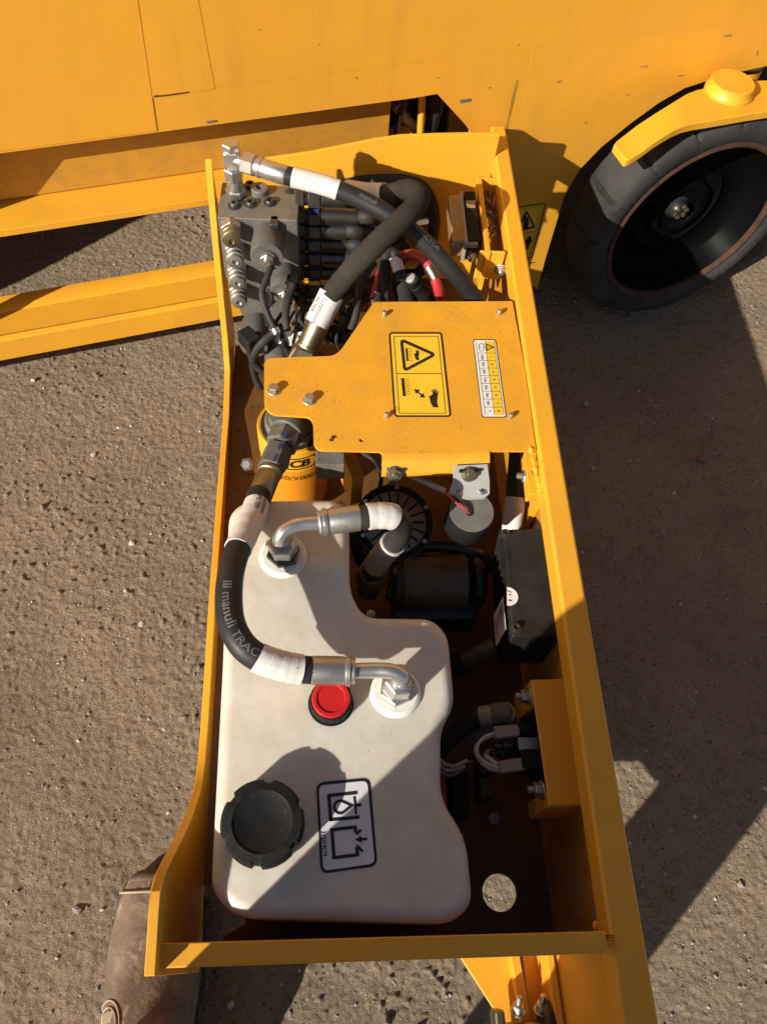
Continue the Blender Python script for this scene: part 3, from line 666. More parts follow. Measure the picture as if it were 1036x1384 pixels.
# right wall and box rail
b = plate([(0.014, ZF - 0.003), (1.13, ZF - 0.003), (1.13, ZR - 0.03), (0.014, ZR - 0.03)], [], lambda y, z: V((0.2865, y, z)), V((0.004, 0, 0)))
b.build('right_wall', 'inner_wall', tray)
rl = [P(822, 1250, ZR), P(868, 1250, ZR), P(683, 170, ZR), P(663, 170, ZR)]
x0n, x1n, x1f, x0f = rl[0].x, rl[1].x, rl[2].x, rl[3].x
def rx(xn, xf, y): return xn + (xf - xn) * (y - rl[0].y) / (rl[2].y - rl[0].y)
yn, yf = -0.16, rl[2].y
RBOT = ZR - 0.036
MB().hexa([V((rx(x0n, x0f, yn), yn, RBOT)), V((rx(x1n, x1f, yn), yn, RBOT)), V((x1f, yf, RBOT)), V((x0f, yf, RBOT))],
          [V((rx(x0n, x0f, yn), yn, ZR)), V((rx(x1n, x1f, yn), yn, ZR)), V((x1f, yf, ZR)), V((x0f, yf, ZR))]).build('right_rail', 'yellow', tray, bevel=0.0045, seg=3)
# back wall with the hose opening
YB = 1.15
pyb = lambda px, py: (PY(px, py, YB).x, PY(px, py, YB).z)
bw = [(-0.165, ZF), (0.283, ZF), (0.283, pyb(662, 181)[1]), pyb(655, 181), pyb(600, 182), pyb(541, 184), pyb(505, 189), pyb(420, 206), pyb(330, 219), (-0.165, pyb(300, 224)[1])]
ho = [pyb(*q) for q in [(448, 300), (450, 268), (462, 250), (500, 243), (548, 243), (574, 256), (586, 290), (582, 330), (572, 360), (545, 380), (500, 384), (462, 366)]]
hc = catmull([V((x, z, 0)) for x, z in ho], 4, True)
b = plate(bw, [[(p.x, p.y) for p in hc]], lambda x, z: V((x, YB, z)), V((0, 0.006, 0)))
b.build('back_wall', 'yellow', tray, bevel=0.001, angle=60)
MB().tube([V((p.x, YB - 0.002, p.y)) for p in catmull([V((x, z, 0)) for x, z in ho], 5, True)], 0.0105, 10, closed=True).build('edge_trim', 'rubber', tray)

# bracket in front of the front wall: gusset, ribs, bolted latch
ZL = 0.235
gp_ = [P(618, 1288, ZL), P(690, 1400, ZL), P(700, 1400, ZL), P(690, 1288, ZL)]
MB().prism(gp_, V((0, 0, -0.006))).build('latch_gusset', 'yellow', tray, bevel=0.001)
def vplate(px, py0, py1, zt, zb_, t=0.006):
    a, c = P(px[0], py0, zt), P(px[1], py1, zt)
    return MB().hexa([a, c, c + V((t, 0, 0)), a + V((t, 0, 0))], [a + V((0, 0, zb_ - zt)), c + V((0, 0, zb_ - zt)), c + V((t, 0, zb_ - zt)), a + V((t, 0, zb_ - zt))])
vplate((690, 712), 1290, 1420, ZL + 0.02, ZL - 0.01, 0.010).build('latch_rib', 'yellow', tray, bevel=0.001)
lp = [P(706, 1290, ZL + 0.004), P(722, 1420, ZL + 0.004), P(748, 1420, ZL + 0.004), P(735, 1290, ZL + 0.004)]
MB().prism(lp, V((0, 0, -0.006))).build('latch_plate', 'yellow_panel', tray)
vplate((738, 757), 1288, 1420, ZL + 0.055, ZL - 0.01, 0.008).build('latch_rib', 'yellow', tray, bevel=0.001)
rp = [P(750, 1289, ZL + 0.05), P(768, 1420, ZL + 0.05), P(872, 1420, ZL + 0.16), P(832, 1286, ZL + 0.16)]
MB().prism(rp, V((0, 0, -0.006))).build('front_plate', 'yellow_panel', tray, bevel=0.001)
for (x, y) in ((699, 1352), (731, 1350)):
    bolt(tray, P(x, y + 16, ZL + 0.03), V((0.05, 0.75, 0.65)), 0.006, 0.008, True, 0.010, 'zinc', 'latch_bolt')
lc = P(716, 1392, ZL + 0.03)
MB().cyl(lc + V((-0.04, 0, 0)), lc + V((0.03, 0, 0)), 0.008, ch=0.001).build('latch_pin', 'olive_zinc', tray)
MB().cyl(lc + V((0.014, 0, 0)), lc + V((0.024, 0, 0)), 0.028, ch=0.003).build('latch_roller', 'black_metal', tray)
MB().box(lc + V((-0.035, -0.004, 0.002)), (0.012, 0.05, 0.03)).build('latch_hook', 'olive_zinc', tray, bevel=0.004)

def weld(pts, r=0.0028, z=None, name='weld_bead'):
    path = catmull(pts, 10)
    MB().tube(path, [r * (0.8 + 0.35 * math.sin(i * 1.7) + random.uniform(-.15, .15)) for i in range(len(path))], 8).build(name, 'yellow', tray)
weld([P(209, 1281, ZR - 0.001), P(212, 1292, ZR - 0.002), P(214, 1304, ZR - 0.004)])
weld([P(824, 1262, ZR - 0.002), P(825, 1272, ZR - 0.002), P(827, 1283, ZR - 0.002)], 0.0034)
weld([P(806, 1252, ZR - 0.05), P(815, 1247, ZR - 0.035), P(820, 1250, ZR - 0.012)], 0.005)
weld([V((-0.136, 0.016, ZF + 0.02)), V((-0.136, 0.016, ZF + 0.10)), V((-0.136, 0.016, ZR - 0.03))], 0.003)
weld([P(716, 604, ZR - 0.006), P(724, 640, ZR - 0.012), P(729, 664, ZR - 0.02)], 0.0032)
b = MB()
for k in range(260):
    x, y = random.uniform(0.10, 0.28), random.uniform(0.02, 0.5)
    if (x - hole.x) ** 2 + (y - hole.y) ** 2 < 0.024 ** 2: continue
    r = 0.0007 + 0.0018 * random.random() ** 3
    rock(b, (x, y, ZF + r * 0.4), r)
o = b.build('grit', 'stone', tray, sharp=20); o['kind'] = 'stuff'
# tabs and gussets on the inside of the right rail
t0, t1, t2, t3 = P(708, 610, 0.435), P(722, 610, 0.435), P(728, 665, 0.435), P(714, 668, 0.435)
MB().prism([t0, t1 + V((0.01, 0, 0)), t2 + V((0.01, 0, 0)), t3], V((0, 0, -0.02))).build('rail_tab', 'yellow', tray, bevel=0.0015)
g0, g1, g2 = P(716, 668, 0.43), P(730, 668, 0.43), P(712, 716, 0.34)
MB().prism([g0, g1 + V((0.008, 0, 0)), g2], V((0.005, 0.004, -0.004))).build('rail_gusset', 'yellow', tray, bevel=0.0008)
bolt(tray, P(716, 645, 0.425), V((-1, 0.05, 0.1)), 0.0075, 0.008, True, 0.008, 'zinc', 'tab_nut')

# ================================================================== HYDRAULIC TANK
ZT = 0.442
tank = thing('hydraulic_tank', 'white plastic hydraulic oil tank with black filler cap in the front of the tray', 'tank', P(450, 1000, ZF))
tp = [(308, 690, 28), (330, 672, 20), (455, 671, 22), (472, 690, 20), (473, 795, 30), (492, 831, 26), (585, 832, 26), (607, 855, 20), (616, 950, 22), (597, 983, 26), (597, 1078, 26), (632, 1130, 30), (641, 1222, 30), (610, 1249, 26), (318, 1240, 30), (283, 1205, 30), (299, 905, 20)]
tl = rounded([V((x, y)) for x, y, r in tp], [r for *_, r in tp], 5)
ol = [P(x, y, ZT) for x, y in tl]
def inset(pts, d):
    n = len(pts); o = []
    for k in range(n):
        p = pts[k]; d1 = (p - pts[k - 1]).normalized(); d2 = (pts[(k + 1) % n] - p).normalized(); t = (d1 + d2).normalized()
        o.append(p + V((t.y, -t.x, 0)) * d)
    return o
ar = sum(ol[i - 1].x * ol[i].y - ol[i].x * ol[i - 1].y for i in range(len(ol)))
sg = 1 if ar < 0 else -1
rings = []
for k in range(6):                                   # rolled top edge
    a = k / 5 * math.pi / 2; rr = 0.014
    rings.append([p + V((0, 0, -rr * (1 - math.cos(math.pi / 2 - a)))) for p in inset(ol, sg * rr * (1 - math.cos(a)))])
low = [[p + V((0, 0, -0.10)) for p in inset(ol, sg * 0.002)], [p + V((0, 0, -0.205)) for p in inset(ol, sg * 0.006)], [p + V((0, 0, -0.217)) for p in inset(ol, sg * 0.014)]]
allr = low[::-1] + rings
b = MB(); n = len(ol)
vs = [p for r in allr for p in r]
fs = [(k * n + i, k * n + (i + 1) % n, (k + 1) * n + (i + 1) % n, (k + 1) * n + i) for k in range(len(allr) - 1) for i in range(n)]
b.add(vs, fs)
bm = bmesh.new()
for ring in (allr[-1], allr[0]):
    vv = [bm.verts.new(p) for p in ring]; f = bm.faces.new(vv)
bmesh.ops.triangulate(bm, faces=bm.faces[:]); bm.verts.index_update()
idx = {}
for v in bm.verts:
    r = allr[-1] if v.index < n else allr[0]
    idx[v.index] = (len(allr) - 1) * n + v.index if v.index < n else v.index - n
b.f += [tuple(idx[v.index] for v in f.verts) for f in bm.faces]; bm.free()
b.build('tank_body', 'tank', tank, sharp=60)
def boss(px, py, r, h=0.006):
    c = P(px, py, ZT); MB().lathe(c + V((0, 0, -0.002)), (0, 0, 1), [(r + 0.002, 0), (r + 0.0012, 0.003), (r, h), (r - 0.003, h + 0.002), (0.0, h + 0.002)], 40).build('port_boss', 'tank_boss', tank); return c
# filler cap with grip lobes
cc = P(357, 1117, ZT)
b = MB()
def lobe(i, j): return 1.0 if (i % 20) >= 4 else 0.925
b.lathe(cc, (0, 0, 1), [(0.030, -0.002), (0.030, 0.006), (0.0385, 0.0065), (0.0395, 0.009), (0.0395, 0.026), (0.037, 0.030), (0.0285, 0.0315), (0.0265, 0.0300), (0.0, 0.0300)], 120, hint=(1, 0.35, 0), mod=lambda i, j: lobe(i, j) if 2 <= j <= 5 else 1)
b.build('filler_cap', 'black_plastic', tank, sharp=38)
bc = P(447, 951, ZT)
b = MB(); b.lathe(bc, (0, 0, 1), [(0.024, -0.002), (0.024, 0.001), (0.0205, 0.0012), (0.0205, 0.004), (0.0225, 0.005), (0.0225, 0.014), (0.021, 0.016), (0.0, 0.016)], 72, mod=lambda i, j: 0.975 if (i % 4 == 0 and 4 <= j <= 6) else 1)
bcap = b.build('breather_cap', 'black_plastic', tank)
MB().lathe(bc, (0, 0, 1), [(0.0200, 0.014), (0.0200, 0.018), (0.0188, 0.0195), (0.0155, 0.0195), (0.0145, 0.0180), (0.0, 0.0180)], 48).build('red_disc', 'red', bcap)
# tank label
c3 = lambda x, y: (420 + x / 9.884, 1045 + y / 9.884)
pr_ = Print(lambda x, y, lf: P(*c3(x, y), ZT + lf))
ob = rounded([(70, 125), (790, 55), (890, 1240), (130, 1345)], 110)
ib = rounded([(105, 165), (752, 100), (852, 1205), (165, 1305)], 80)
pr_.poly('ink', ob, 0.0004); pr_.poly('label_gray', ib, 0.0007)
K = 'ink#top'; M[K] = M['ink']
T = 0.0010
pr_.line(K, (220, 300), (620, 258), 46, T); pr_.line(K, (240, 300), (268, 640), 48, T); pr_.line(K, (250, 622), (650, 585), 46, T)
pr_.line(K, (580, 308), (603, 550), 32, T); pr_.line(K, (590, 430), (672, 420), 42, T)
dr = []
for k in range(15):
    a = math.radians(60 + 240 * k / 14); dr.append((390 + 78 * math.cos(a), 450 + 84 * math.sin(a)))
dr.append((545, 430)); pr_.loop(K, dr, 38, T)
pr_.loop(K, [(280, 755), (592, 720), (622, 1090), (308, 1128)], 46, T)
pr_.poly('label_gray', [(575, 800), (640, 795), (660, 985), (590, 990)], T + 0.0002)
K2 = 'ink#arrow'; M[K2] = M['ink']
pr_.line(K2, (605, 820), (668, 752), 34, T + 0.0004); pr_.line(K2, (612, 960), (690, 1045), 34, T + 0.0004)
pr_.poly(K2, [(585, 890), (672, 835), (678, 925)], T + 0.0004); pr_.line(K2, (660, 883), (752, 876), 36, T + 0.0004)
pr_.text('ink#num', '332/P4074', (176, 940), V((0.075, 0.997)), 80, T, bold=0.012); M['ink#num'] = M['ink']
pr_.build(tank, [('ink', 'tank_label'), ('label_gray', 'label_face'), (K, 'pictogram'), (K2, 'arrow'), ('ink#num', 'number_print')])

# ================================================================== HOSES
def sub(path, a, c): return path[int(a * (len(path) - 1)):int(c * (len(path) - 1)) + 1]
def arc_pts(pts, k=10): return catmull([P(*p) for p in pts], k)
def hex_on(name, parent, a, c, r, material, hint=None):
    return MB().hexn(a, c, r, hint).build(name, material, parent)
def ferrule(parent, p0, p1, r, material='zinc'):
    d = (p1 - p0); L = d.length
    b = MB().lathe(p0, d, [(r * 0.86, 0), (r * 0.93, L * 0.03), (r * 0.93, L * 0.10), (r * 1.07, L * 0.12), (r * 1.07, L * 0.20), (r * 0.97, L * 0.22), (r * 0.97, L * 0.27), (r, L * 0.29), (r, L * 0.97), (r * 0.94, L), (r * 0.80, L)], 32)
    return b.build('ferrule', material, parent)
def print_along(parent, path, r, st, s0, size, ang, ink='ink_gray', name='hose_print', up=(0, 0, 1), flip=1, bold=0.0):
    """lettering that follows the skin of a hose; s0 = distance along the path of the text centre"""
    cum = [0.0]
    for i in range(1, len(path)): cum.append(cum[-1] + (path[i] - path[i - 1]).length)
    def at(d):
        d = min(max(d, 0), cum[-1] - 1e-6)
        for i in range(1, len(path)):
            if cum[i] >= d: break
        t = (d - cum[i - 1]) / max(1e-9, cum[i] - cum[i - 1]); return path[i - 1].lerp(path[i], t), (path[i] - path[i - 1]).normalized()
    def fn(x, y):
        p, t = at(s0 + x); u = V(up); u = (u - t * u.dot(t)).normalized(); w = t.cross(u)
        a = ang - y / r
        return p + (u * math.cos(a) + w * math.sin(a)) * (r + 0.0003)
    return text_on(MB(), st, fn, size, bold).build(name, ink, parent, sharp=0)

# return hose: filter head -> tank
h1 = thing('hydraulic_hose', 'black return hose curving over the left side of the white tank', 'hose', P(310, 800, 0.44), 'large hydraulic hoses')
C = arc_pts([(350, 668, 0.444), (343, 695, 0.457), (331, 722, 0.473), (318, 752, 0.488), (310, 790, 0.500), (311, 835, 0.507), (325, 868, 0.506), (348, 888, 0.500), (378, 899, 0.492), (402, 904, 0.486), (424, 906, 0.481)], 10)
r1 = 0.0144
MB().tube(C, r1, 20).build('hose', 'rubber_clean', h1)
def sleeve(parent, path, r, material='white_sleeve', name='sleeve', wob=0.03):
    rr = [r * (1 + wob * 0.5 * math.sin(i * 1.9) * math.sin(i * 0.7 + r * 900)) for i in range(len(path))]
    return MB().tube(path, rr, 22).build(name, material, parent)
sleeve(h1, sub(C, 0.05, 0.27), r1 + 0.0010)
sleeve(h1, sub(C, 0.70, 0.92), r1 + 0.0012)
print_along(h1, C, r1 + 0.0012, 'FILTER', 0.032, 0.0085, -0.25, 'ink', 'sleeve_print')
print_along(h1, C, r1 + 0.0012, '21300000000', 0.030, 0.0065, -0.75, 'ink', 'sleeve_print')
print_along(h1, C, r1, 'manuli', 0.197, 0.0145, 0.05, 'ink_gray', bold=0.012)
print_along(h1, C, r1, 'III', 0.169, 0.0130, 0.05, 'ink_gray', bold=0.03)
print_along(h1, C, r1, 'TRACT', 0.2385, 0.0118, 0.05, 'ink_gray', bold=0.005)
f0, f1 = P(480, 907, 0.482), P(421, 906, 0.481)
ferrule(h1, f0, f1, 0.0150)
pe = catmull([P(476, 907, 0.482), P(505, 906, 0.482), P(526, 907, 0.483), P(541, 913, 0.480), P(545, 920, 0.474), P(541, 926, 0.465), P(537, 931, 0.455)], 8)
MB().tube(pe, 0.0082, 18).build('elbow_pipe', 'bright_zinc', h1)
c = boss(534, 936, 0.0265)
hex_on('swivel_nut', h1, c + V((0, 0, 0.005)), c + V((0, 0, 0.014)), 0.0185, 'zinc', (1, 0.4, 0))
hex_on('swivel_nut', h1, c + V((0.001, 0.001, 0.014)), c + V((0.003, 0.003, 0.030)), 0.0165, 'bright_zinc', (1, 0.1, 0))
# filter head side of the same hose
g = [P(400, 566, 0.425), P(388, 584, 0.428), P(379, 603, 0.430), P(371, 622, 0.432), P(366, 635, 0.434), P(349, 676, 0.441)]
hex_on('union_nut', h1, g[1].lerp(g[2], 0.1), g[2].lerp(g[3], 0.05), 0.0215, 'coil', (0, 0, 1))
hex_on('union_nut', h1, g[2].lerp(g[3], 0.15), g[4], 0.0185, 'coil', (0.5, 0, 1))
ferrule(h1, g[4].lerp(g[3], 0.2), g[5], 0.0150, 'olive_zinc')
MB().tube([g[5], g[5].lerp(C[0], 0.6) if (C[0] - g[5]).length > 0.002 else g[5] + (C[3] - C[0])], 0.0152, 20).build('seal_ring', 'rubber_clean', h1)
for (x, y, z) in ((386, 588, 0.4485), (378, 603, 0.451), (372, 619, 0.4495)):
    p = P(x, y, z); d = (g[3] - g[1]).normalized()
    MB().box(p, (0.011, 0.0035, 0.0012), d).build('torque_mark', 'ink_blue', h1)

# suction hose: tank -> pump
h2 = thing('hydraulic_hose', 'short hose bent down from a silver elbow pipe on the tank to the pump', 'hose', P(450, 705, 0.44), 'large hydraulic hoses')
c = boss(383, 752, 0.0270)
hex_on('swivel_nut', h2, c + V((0, 0, 0.005)), c + V((0, 0, 0.013)), 0.0195, 'dark_steel', (1, 0.3, 0))
hex_on('swivel_nut', h2, c + V((0, 0.001, 0.0125)), c + V((0, 0.002, 0.030)), 0.0170, 'zinc', (1, 0.0, 0))
pe = catmull([c + V((0, 0.002, 0.028)), P(378, 731, 0.476), P(381, 722, 0.484), P(391, 714, 0.488), P(408, 709, 0.489), P(434, 707, 0.489)], 8)
MB().tube(pe, 0.0085, 18).build('elbow_pipe', 'bright_zinc', h2)
ferrule(h2, P(430, 707, 0.489), P(486, 700, 0.489), 0.0150)
D = arc_pts([(484, 700, 0.489), (508, 697, 0.488), (528, 698, 0.484), (541, 706, 0.466), (540, 722, 0.436), (528, 738, 0.405), (515, 753, 0.380), (505, 769, 0.352), (501, 780, 0.33)], 8)
MB().tube(D, 0.0140, 20).build('hose', 'rubber', h2)
sleeve(h2, sub(D, 0.075, 0.275), 0.0156, wob=0.05)
sleeve(h2, sub(D, 0.62, 0.85), 0.0156, 'gray_sleeve')
MB().tube(sub(D, 0.60, 0.625), 0.0160, 20).build('sleeve_edge', 'white_wire', h2)
hex_on('union_nut', h2, P(504, 772, 0.345), P(501, 786, 0.315), 0.021, 'motor')

# pressure hose from block elbow, passing under the sleeved one
hA = thing('hydraulic_hose', 'black pressure hose running from the tall elbow on the valve block', 'hose', P(500, 280, 0.5), 'large hydraulic hoses')
ZB = 0.5
base = P(319, 264, ZB)
hex_on('elbow_nut', hA, base + V((0, 0, 0.000)), base + V((0, 0, 0.012)), 0.0145, 'zinc')
MB().cyl(base + V((0, 0, 0.011)), base + V((0, 0, 0.030)), 0.0120, ch=0.001).build('elbow_stem', 'zinc', hA)
hex_on('elbow_nut', hA, base + V((0, 0, 0.028)), base + V((0, 0, 0.046)), 0.0140, 'zinc', (1, 0.5, 0))
zc = 0.560
el = base + V((0, 0, zc - ZB))
MB().box(base + V((0, 0, 0.060)), (0.024, 0.022, 0.030)).build('elbow_body', 'bright_zinc', hA, bevel=0.005, seg=3)
hex_on('elbow_plug', hA, base + V((0, 0, 0.074)), base + V((0, 0, 0.084)), 0.0125, 'bright_zinc', (1, 0.5, 0))
a1 = P(342, 229, zc); dA = (P(388, 238, zc) - a1).normalized()
dirA = (P(388, 238, zc - 0.002) - el).normalized()
MB().cyl(el, el + dirA * 0.018, 0.010).build('elbow_arm', 'bright_zinc', hA)
hex_on('swivel_nut', hA, el + dirA * 0.016, el + dirA * 0.036, 0.0155, 'bright_zinc', (0, 0.3, 1))
e1 = P(388, 238, zc - 0.002)
ferrule(hA, el + dirA * 0.035, e1, 0.0132, 'bright_zinc')
A_ = catmull([e1 - dirA * 0.004, P(398, 240, zc - 0.003), P(443, 252, 0.553), (P(490, 271, 0.543)), P(535, 297, 0.528), P(578, 332, 0.500), P(612, 368, 0.468), P(640, 402, 0.430), P(660, 440, 0.40)], 10)
MB().tube(A_, 0.0128, 18).build('hose', 'rubber_clean', hA)
sleeve(hA, sub(A_, 0.12, 0.29), 0.0139)
print_along(hA, A_, 0.0128, 'manuli', 0.120, 0.010, 0.4, 'ink_gray')
print_along(hA, A_, 0.0128, 'TRACTOR', 0.215, 0.010, 0.3, 'ink_gray')

# big sleeved hose crossing over
hB = thing('hydraulic_hose', 'thick hose in woven brown sleeve looping over the valve hoses', 'hose', P(500, 340, 0.5), 'large hydraulic hoses')
Bp = arc_pts([(446, 402, 0.455), (458, 385, 0.470), (482, 357, 0.500), (512, 326, 0.535), (542, 298, 0.553), (561, 279, 0.556), (566, 266, 0.552), (556, 258, 0.540), (541, 258, 0.522), (520, 262, 0.500), (495, 262, 0.490), (470, 258, 0.475)], 10)
MB().tube(Bp, 0.0135, 20).build('hose', 'rubber', hB)
sleeve(hB, sub(Bp, 0.0, 0.72), 0.0155, 'sleeve_braid', 'woven_sleeve', 0.04)
sleeve(hB, sub(Bp, 0.82, 1.0), 0.0160)
b0, b1 = P(447, 400, 0.454), P(424, 446, 0.418)
MB().tube([b0 + (b0 - b1) * 0.05, b0.lerp(b1, 0.33), b0.lerp(b1, 0.66), b1 + (b0 - b1) * 0.18], [0.0186, 0.0183, 0.0185, 0.0182], 24).build('paper_tag', 'white_sleeve', hB)
pth = [b0.lerp(b1, k / 12) for k in range(13)]
print_along(hB, pth, 0.0186, '22300000000', 0.026, 0.0075, -0.1, 'ink', 'tag_print', up=(-0.4, -0.5, 0.9))
print_along(hB, pth, 0.0186, 'FILTER', 0.020, 0.0080, 0.45, 'ink', 'tag_print', up=(-0.4, -0.5, 0.9))
ferrule(hB, P(412, 476, 0.392), P(433, 432, 0.428), 0.0165, 'olive_zinc')
hex_on('union_nut', hB, P(414, 470, 0.398), P(406, 490, 0.380), 0.0200, 'olive_zinc')

# ================================================================== VALVE BLOCK
blk = thing('valve_block', 'dusty gray hydraulic valve block with plugs and solenoids in the far left corner', 'valve block', P(350, 300, 0.30))
k0, k1, k2, k3 = P(294, 294, ZB), P(402, 298, ZB), P(406, 252, ZB), P(300, 246, ZB)
yB = (k0.y + k1.y) / 2
fb_ = [k0 + V((0.014, 0, -0.15)), k1 + V((0, 0, -0.21)), k2 + V((0, 0, -0.21)), k3 + V((0.014, 0, -0.15))]
fb2 = [k0 + V((0.0, 0, -0.11)), k1 + V((0, 0, -0.11)), k2 + V((0, 0, -0.11)), k3 + V((0, 0, -0.11))]
b = MB().hexa(fb2, [k0, k1, k2, k3]); b.build('block_body', 'alu', blk, bevel=0.0014)
dz = V((0, 0, -0.0002))
MB().hexa([fb2[0] + V((0.022, 0.003, -0.10)), fb2[1] + V((0.0, 0.003, -0.10)), fb2[2] + V((0, 0, -0.10)), fb2[3] + V((0.022, 0, -0.10))],
          [p + dz + V((0, 0.001, 0)) for p in fb2]).build('lower_block', 'alu', blk, bevel=0.0014)
def socket_plug(px, py, r, axis=(0, 0, 1), base=None, name='socket_plug'):
    p = base or P(px, py, ZB)
    b = MB().lathe(p, axis, [(r * 1.35, -0.001), (r * 1.35, 0.0012), (r * 1.05, 0.0014), (r, 0.005), (r * 0.9, 0.006), (r * 0.52, 0.006), (r * 0.50, 0.003), (0.0, 0.003)], 26)
    return b.build(name, 'dark_steel' if r < 0.01 else 'alu', blk)
for (x, y, r) in ((317, 278, 0.0072), (339, 276, 0.0072), (365, 274, 0.0072), (338, 252, 0.0072)): socket_plug(x, y, r)
p = P(351, 260, ZB); MB().lathe(p, (0, 0, 1), [(0.0135, -0.001), (0.0130, 0.008), (0.0115, 0.0092), (0.0055, 0.0092), (0.0052, 0.004), (0.0, 0.004)], 30).build('socket_plug', 'alu', blk)
MB().hexn(P(391, 262, ZB - 0.001), P(391, 262, ZB) + V((0, 0, 0.0008)), 0.0085).build('stamp_recess', 'dark_steel', blk)
# a column of cartridge valves on the near face
FY = lambda x, y: PY(x, y, yB)
fx = [FY(312, 305), FY(317, 333), FY(320, 362), FY(322, 388)]
ax_ = V((0.10, -1, 0.12)).normalized()
for i, p in enumerate(fx):
    q = p
    MB().hexn(q, q + ax_ * 0.017, 0.0160).build('cartridge_valve', 'zinc', blk)
    MB().lathe(q + ax_ * 0.016, ax_, [(0.0130, 0), (0.0130, 0.006), (0.0110, 0.007), (0.0110, 0.012), (0.0130, 0.013), (0.0130, 0.017), (0.0110, 0.018), (0.0105, 0.023), (0.0045, 0.024), (0.004, 0.021), (0, 0.021)], 24).build('cartridge_nose', 'zinc' if i else 'olive_zinc', blk)
# solenoid coils
def coil(p, axis, r, L, connector=None):
    a = V(axis).normalized()
    co = MB().lathe(p, a, [(r * 0.96, 0), (r, 0.002), (r, L - 0.002), (r * 0.96, L), (r * 0.55, L), (r * 0.55, L + 0.003), (0, L + 0.003)], 36).build('solenoid_coil', 'coil', blk)
    e = p + a * (L + 0.002)
    MB().hexn(e, e + a * 0.006, r * 0.45).build('coil_nut', 'zinc', co)
    MB().cyl(e + a * 0.006, e + a * 0.012, r * 0.2, n=14).build('coil_stem', 'zinc', co)
    return co
cA = FY(362, 318); aA = V((0.02, -1, 0.05))
coil(cA, aA, 0.0235, 0.050)
cB = FY(385, 368); coil(cB, (0.0, -1, 0.0), 0.0215, 0.045)
cC = FY(345, 430) + V((0, 0, -0.01)); coil(cC, (0.0, -1, 0.0), 0.0225, 0.055)
cD = FY(376, 452) + V((0, 0, -0.01)); coil(cD, (0.05, -1, 0.02), 0.0240, 0.060)
def din(p, name='coil_plug'):
    MB().box(p, (0.018, 0.020, 0.026)).build(name, 'black_plastic', blk, bevel=0.003)
MB().box(P(371, 305, 0.49), (0.013, 0.020, 0.020)).build('coil_plug', 'dark_steel', blk, bevel=0.002)
MB().box(P(371, 327, 0.480), (0.016, 0.026, 0.014)).build('coil_plug', 'dark_steel', blk, bevel=0.002)
for (x, y, z) in ((396, 385, 0.42), (345, 462, 0.395), (395, 398, 0.40)): din(P(x, y, z))
MB().box(P(337, 459, 0.405), (0.022, 0.030, 0.024), V((0.75, 0.6, 0))).build('coil_plug', 'black_plastic', blk, bevel=0.003)

# hoses screwed into the side of the block
rows = [(266, 0.0135, 470, None), (291, 0.0130, 487, 'black'), (310, 0.0135, 470, None), (329, 0.0125, 472, None), (348, 0.0135, 470, 'white'), (367, 0.0120, 470, 'short'), (391, 0.0125, 465, None), (413, 0.0120, 460, None)]
Yh = 0.972
names = ['topmost', 'second from top', 'third from top', 'fourth from top', 'fifth from top', 'sixth from top', 'second lowest', 'lowest']
random.seed(3)
for i, (py, r, xe, kind) in enumerate(rows):
    A = PY(402, py, Yh); X = V((1, 0, 0))
    D0 = PY(436, py + 1, Yh); D1 = PY(xe, py + 2, Yh)
    lab = '%s of the dark hoses screwed into the valve block side' % names[i]
    t = thing('hydraulic_hose', lab, 'hose', A, 'hoses on the valve block')
    sp = D0.x - A.x
    hex_on('fitting_nut', t, A - X * 0.004, A + X * sp * 0.28, r * 1.12, 'dark_steel', (0, 0.2 + 0.2 * i, 1))
    MB().cyl(A + X * sp * 0.26, A + X * sp * 0.44, r * 0.85).build('fitting_neck', 'black_metal', t)
    hex_on('fitting_nut', t, A + X * sp * 0.42, A + X * sp * 0.93, r * 1.18, 'dark_steel', (0, 0.1 + 0.15 * i, 1))
    if i < 6: MB().box(A + X * sp * 0.66 + V((0, -0.006, r * 1.03)), (sp * 0.4, 0.006, 0.0022), V((1, 0, 0)), V((0, -0.5, 1))).build('torque_mark', 'ink_blue', t)
    fr_ = MB().lathe(D0 - X * 0.003, X, [(r * 0.8, 0), (r * 1.05, 0.001), (r * 1.05, 0.004), (r, 0.005), (r, D1.x - D0.x - 0.001), (r * 0.9, D1.x - D0.x)], 26).build('ferrule', 'ferrule_dark', t)
    tgt = PY(535 + 6 * (i % 3), 290 + i * 9, 1.20)
    mid = D1.lerp(tgt, 0.45) + V((0.01, -0.03 + 0.01 * (i % 2), 0.012))
    hp = catmull([D1 - X * 0.004, D1 + X * 0.018, mid, tgt], 8)
    MB().tube(hp, r * 0.82, 14).build('hose', 'rubber', t)
    if kind in ('white', 'loop', 'short') and i != 0:
        a, c_ = {'white': (0.10, 0.62), 'loop': (0.50, 0.85), 'short': (0.25, 0.6)}.get(kind, (0.3, 0.6))
        sleeve(t, sub(hp, a, c_), r * 0.95)
random.seed(5)

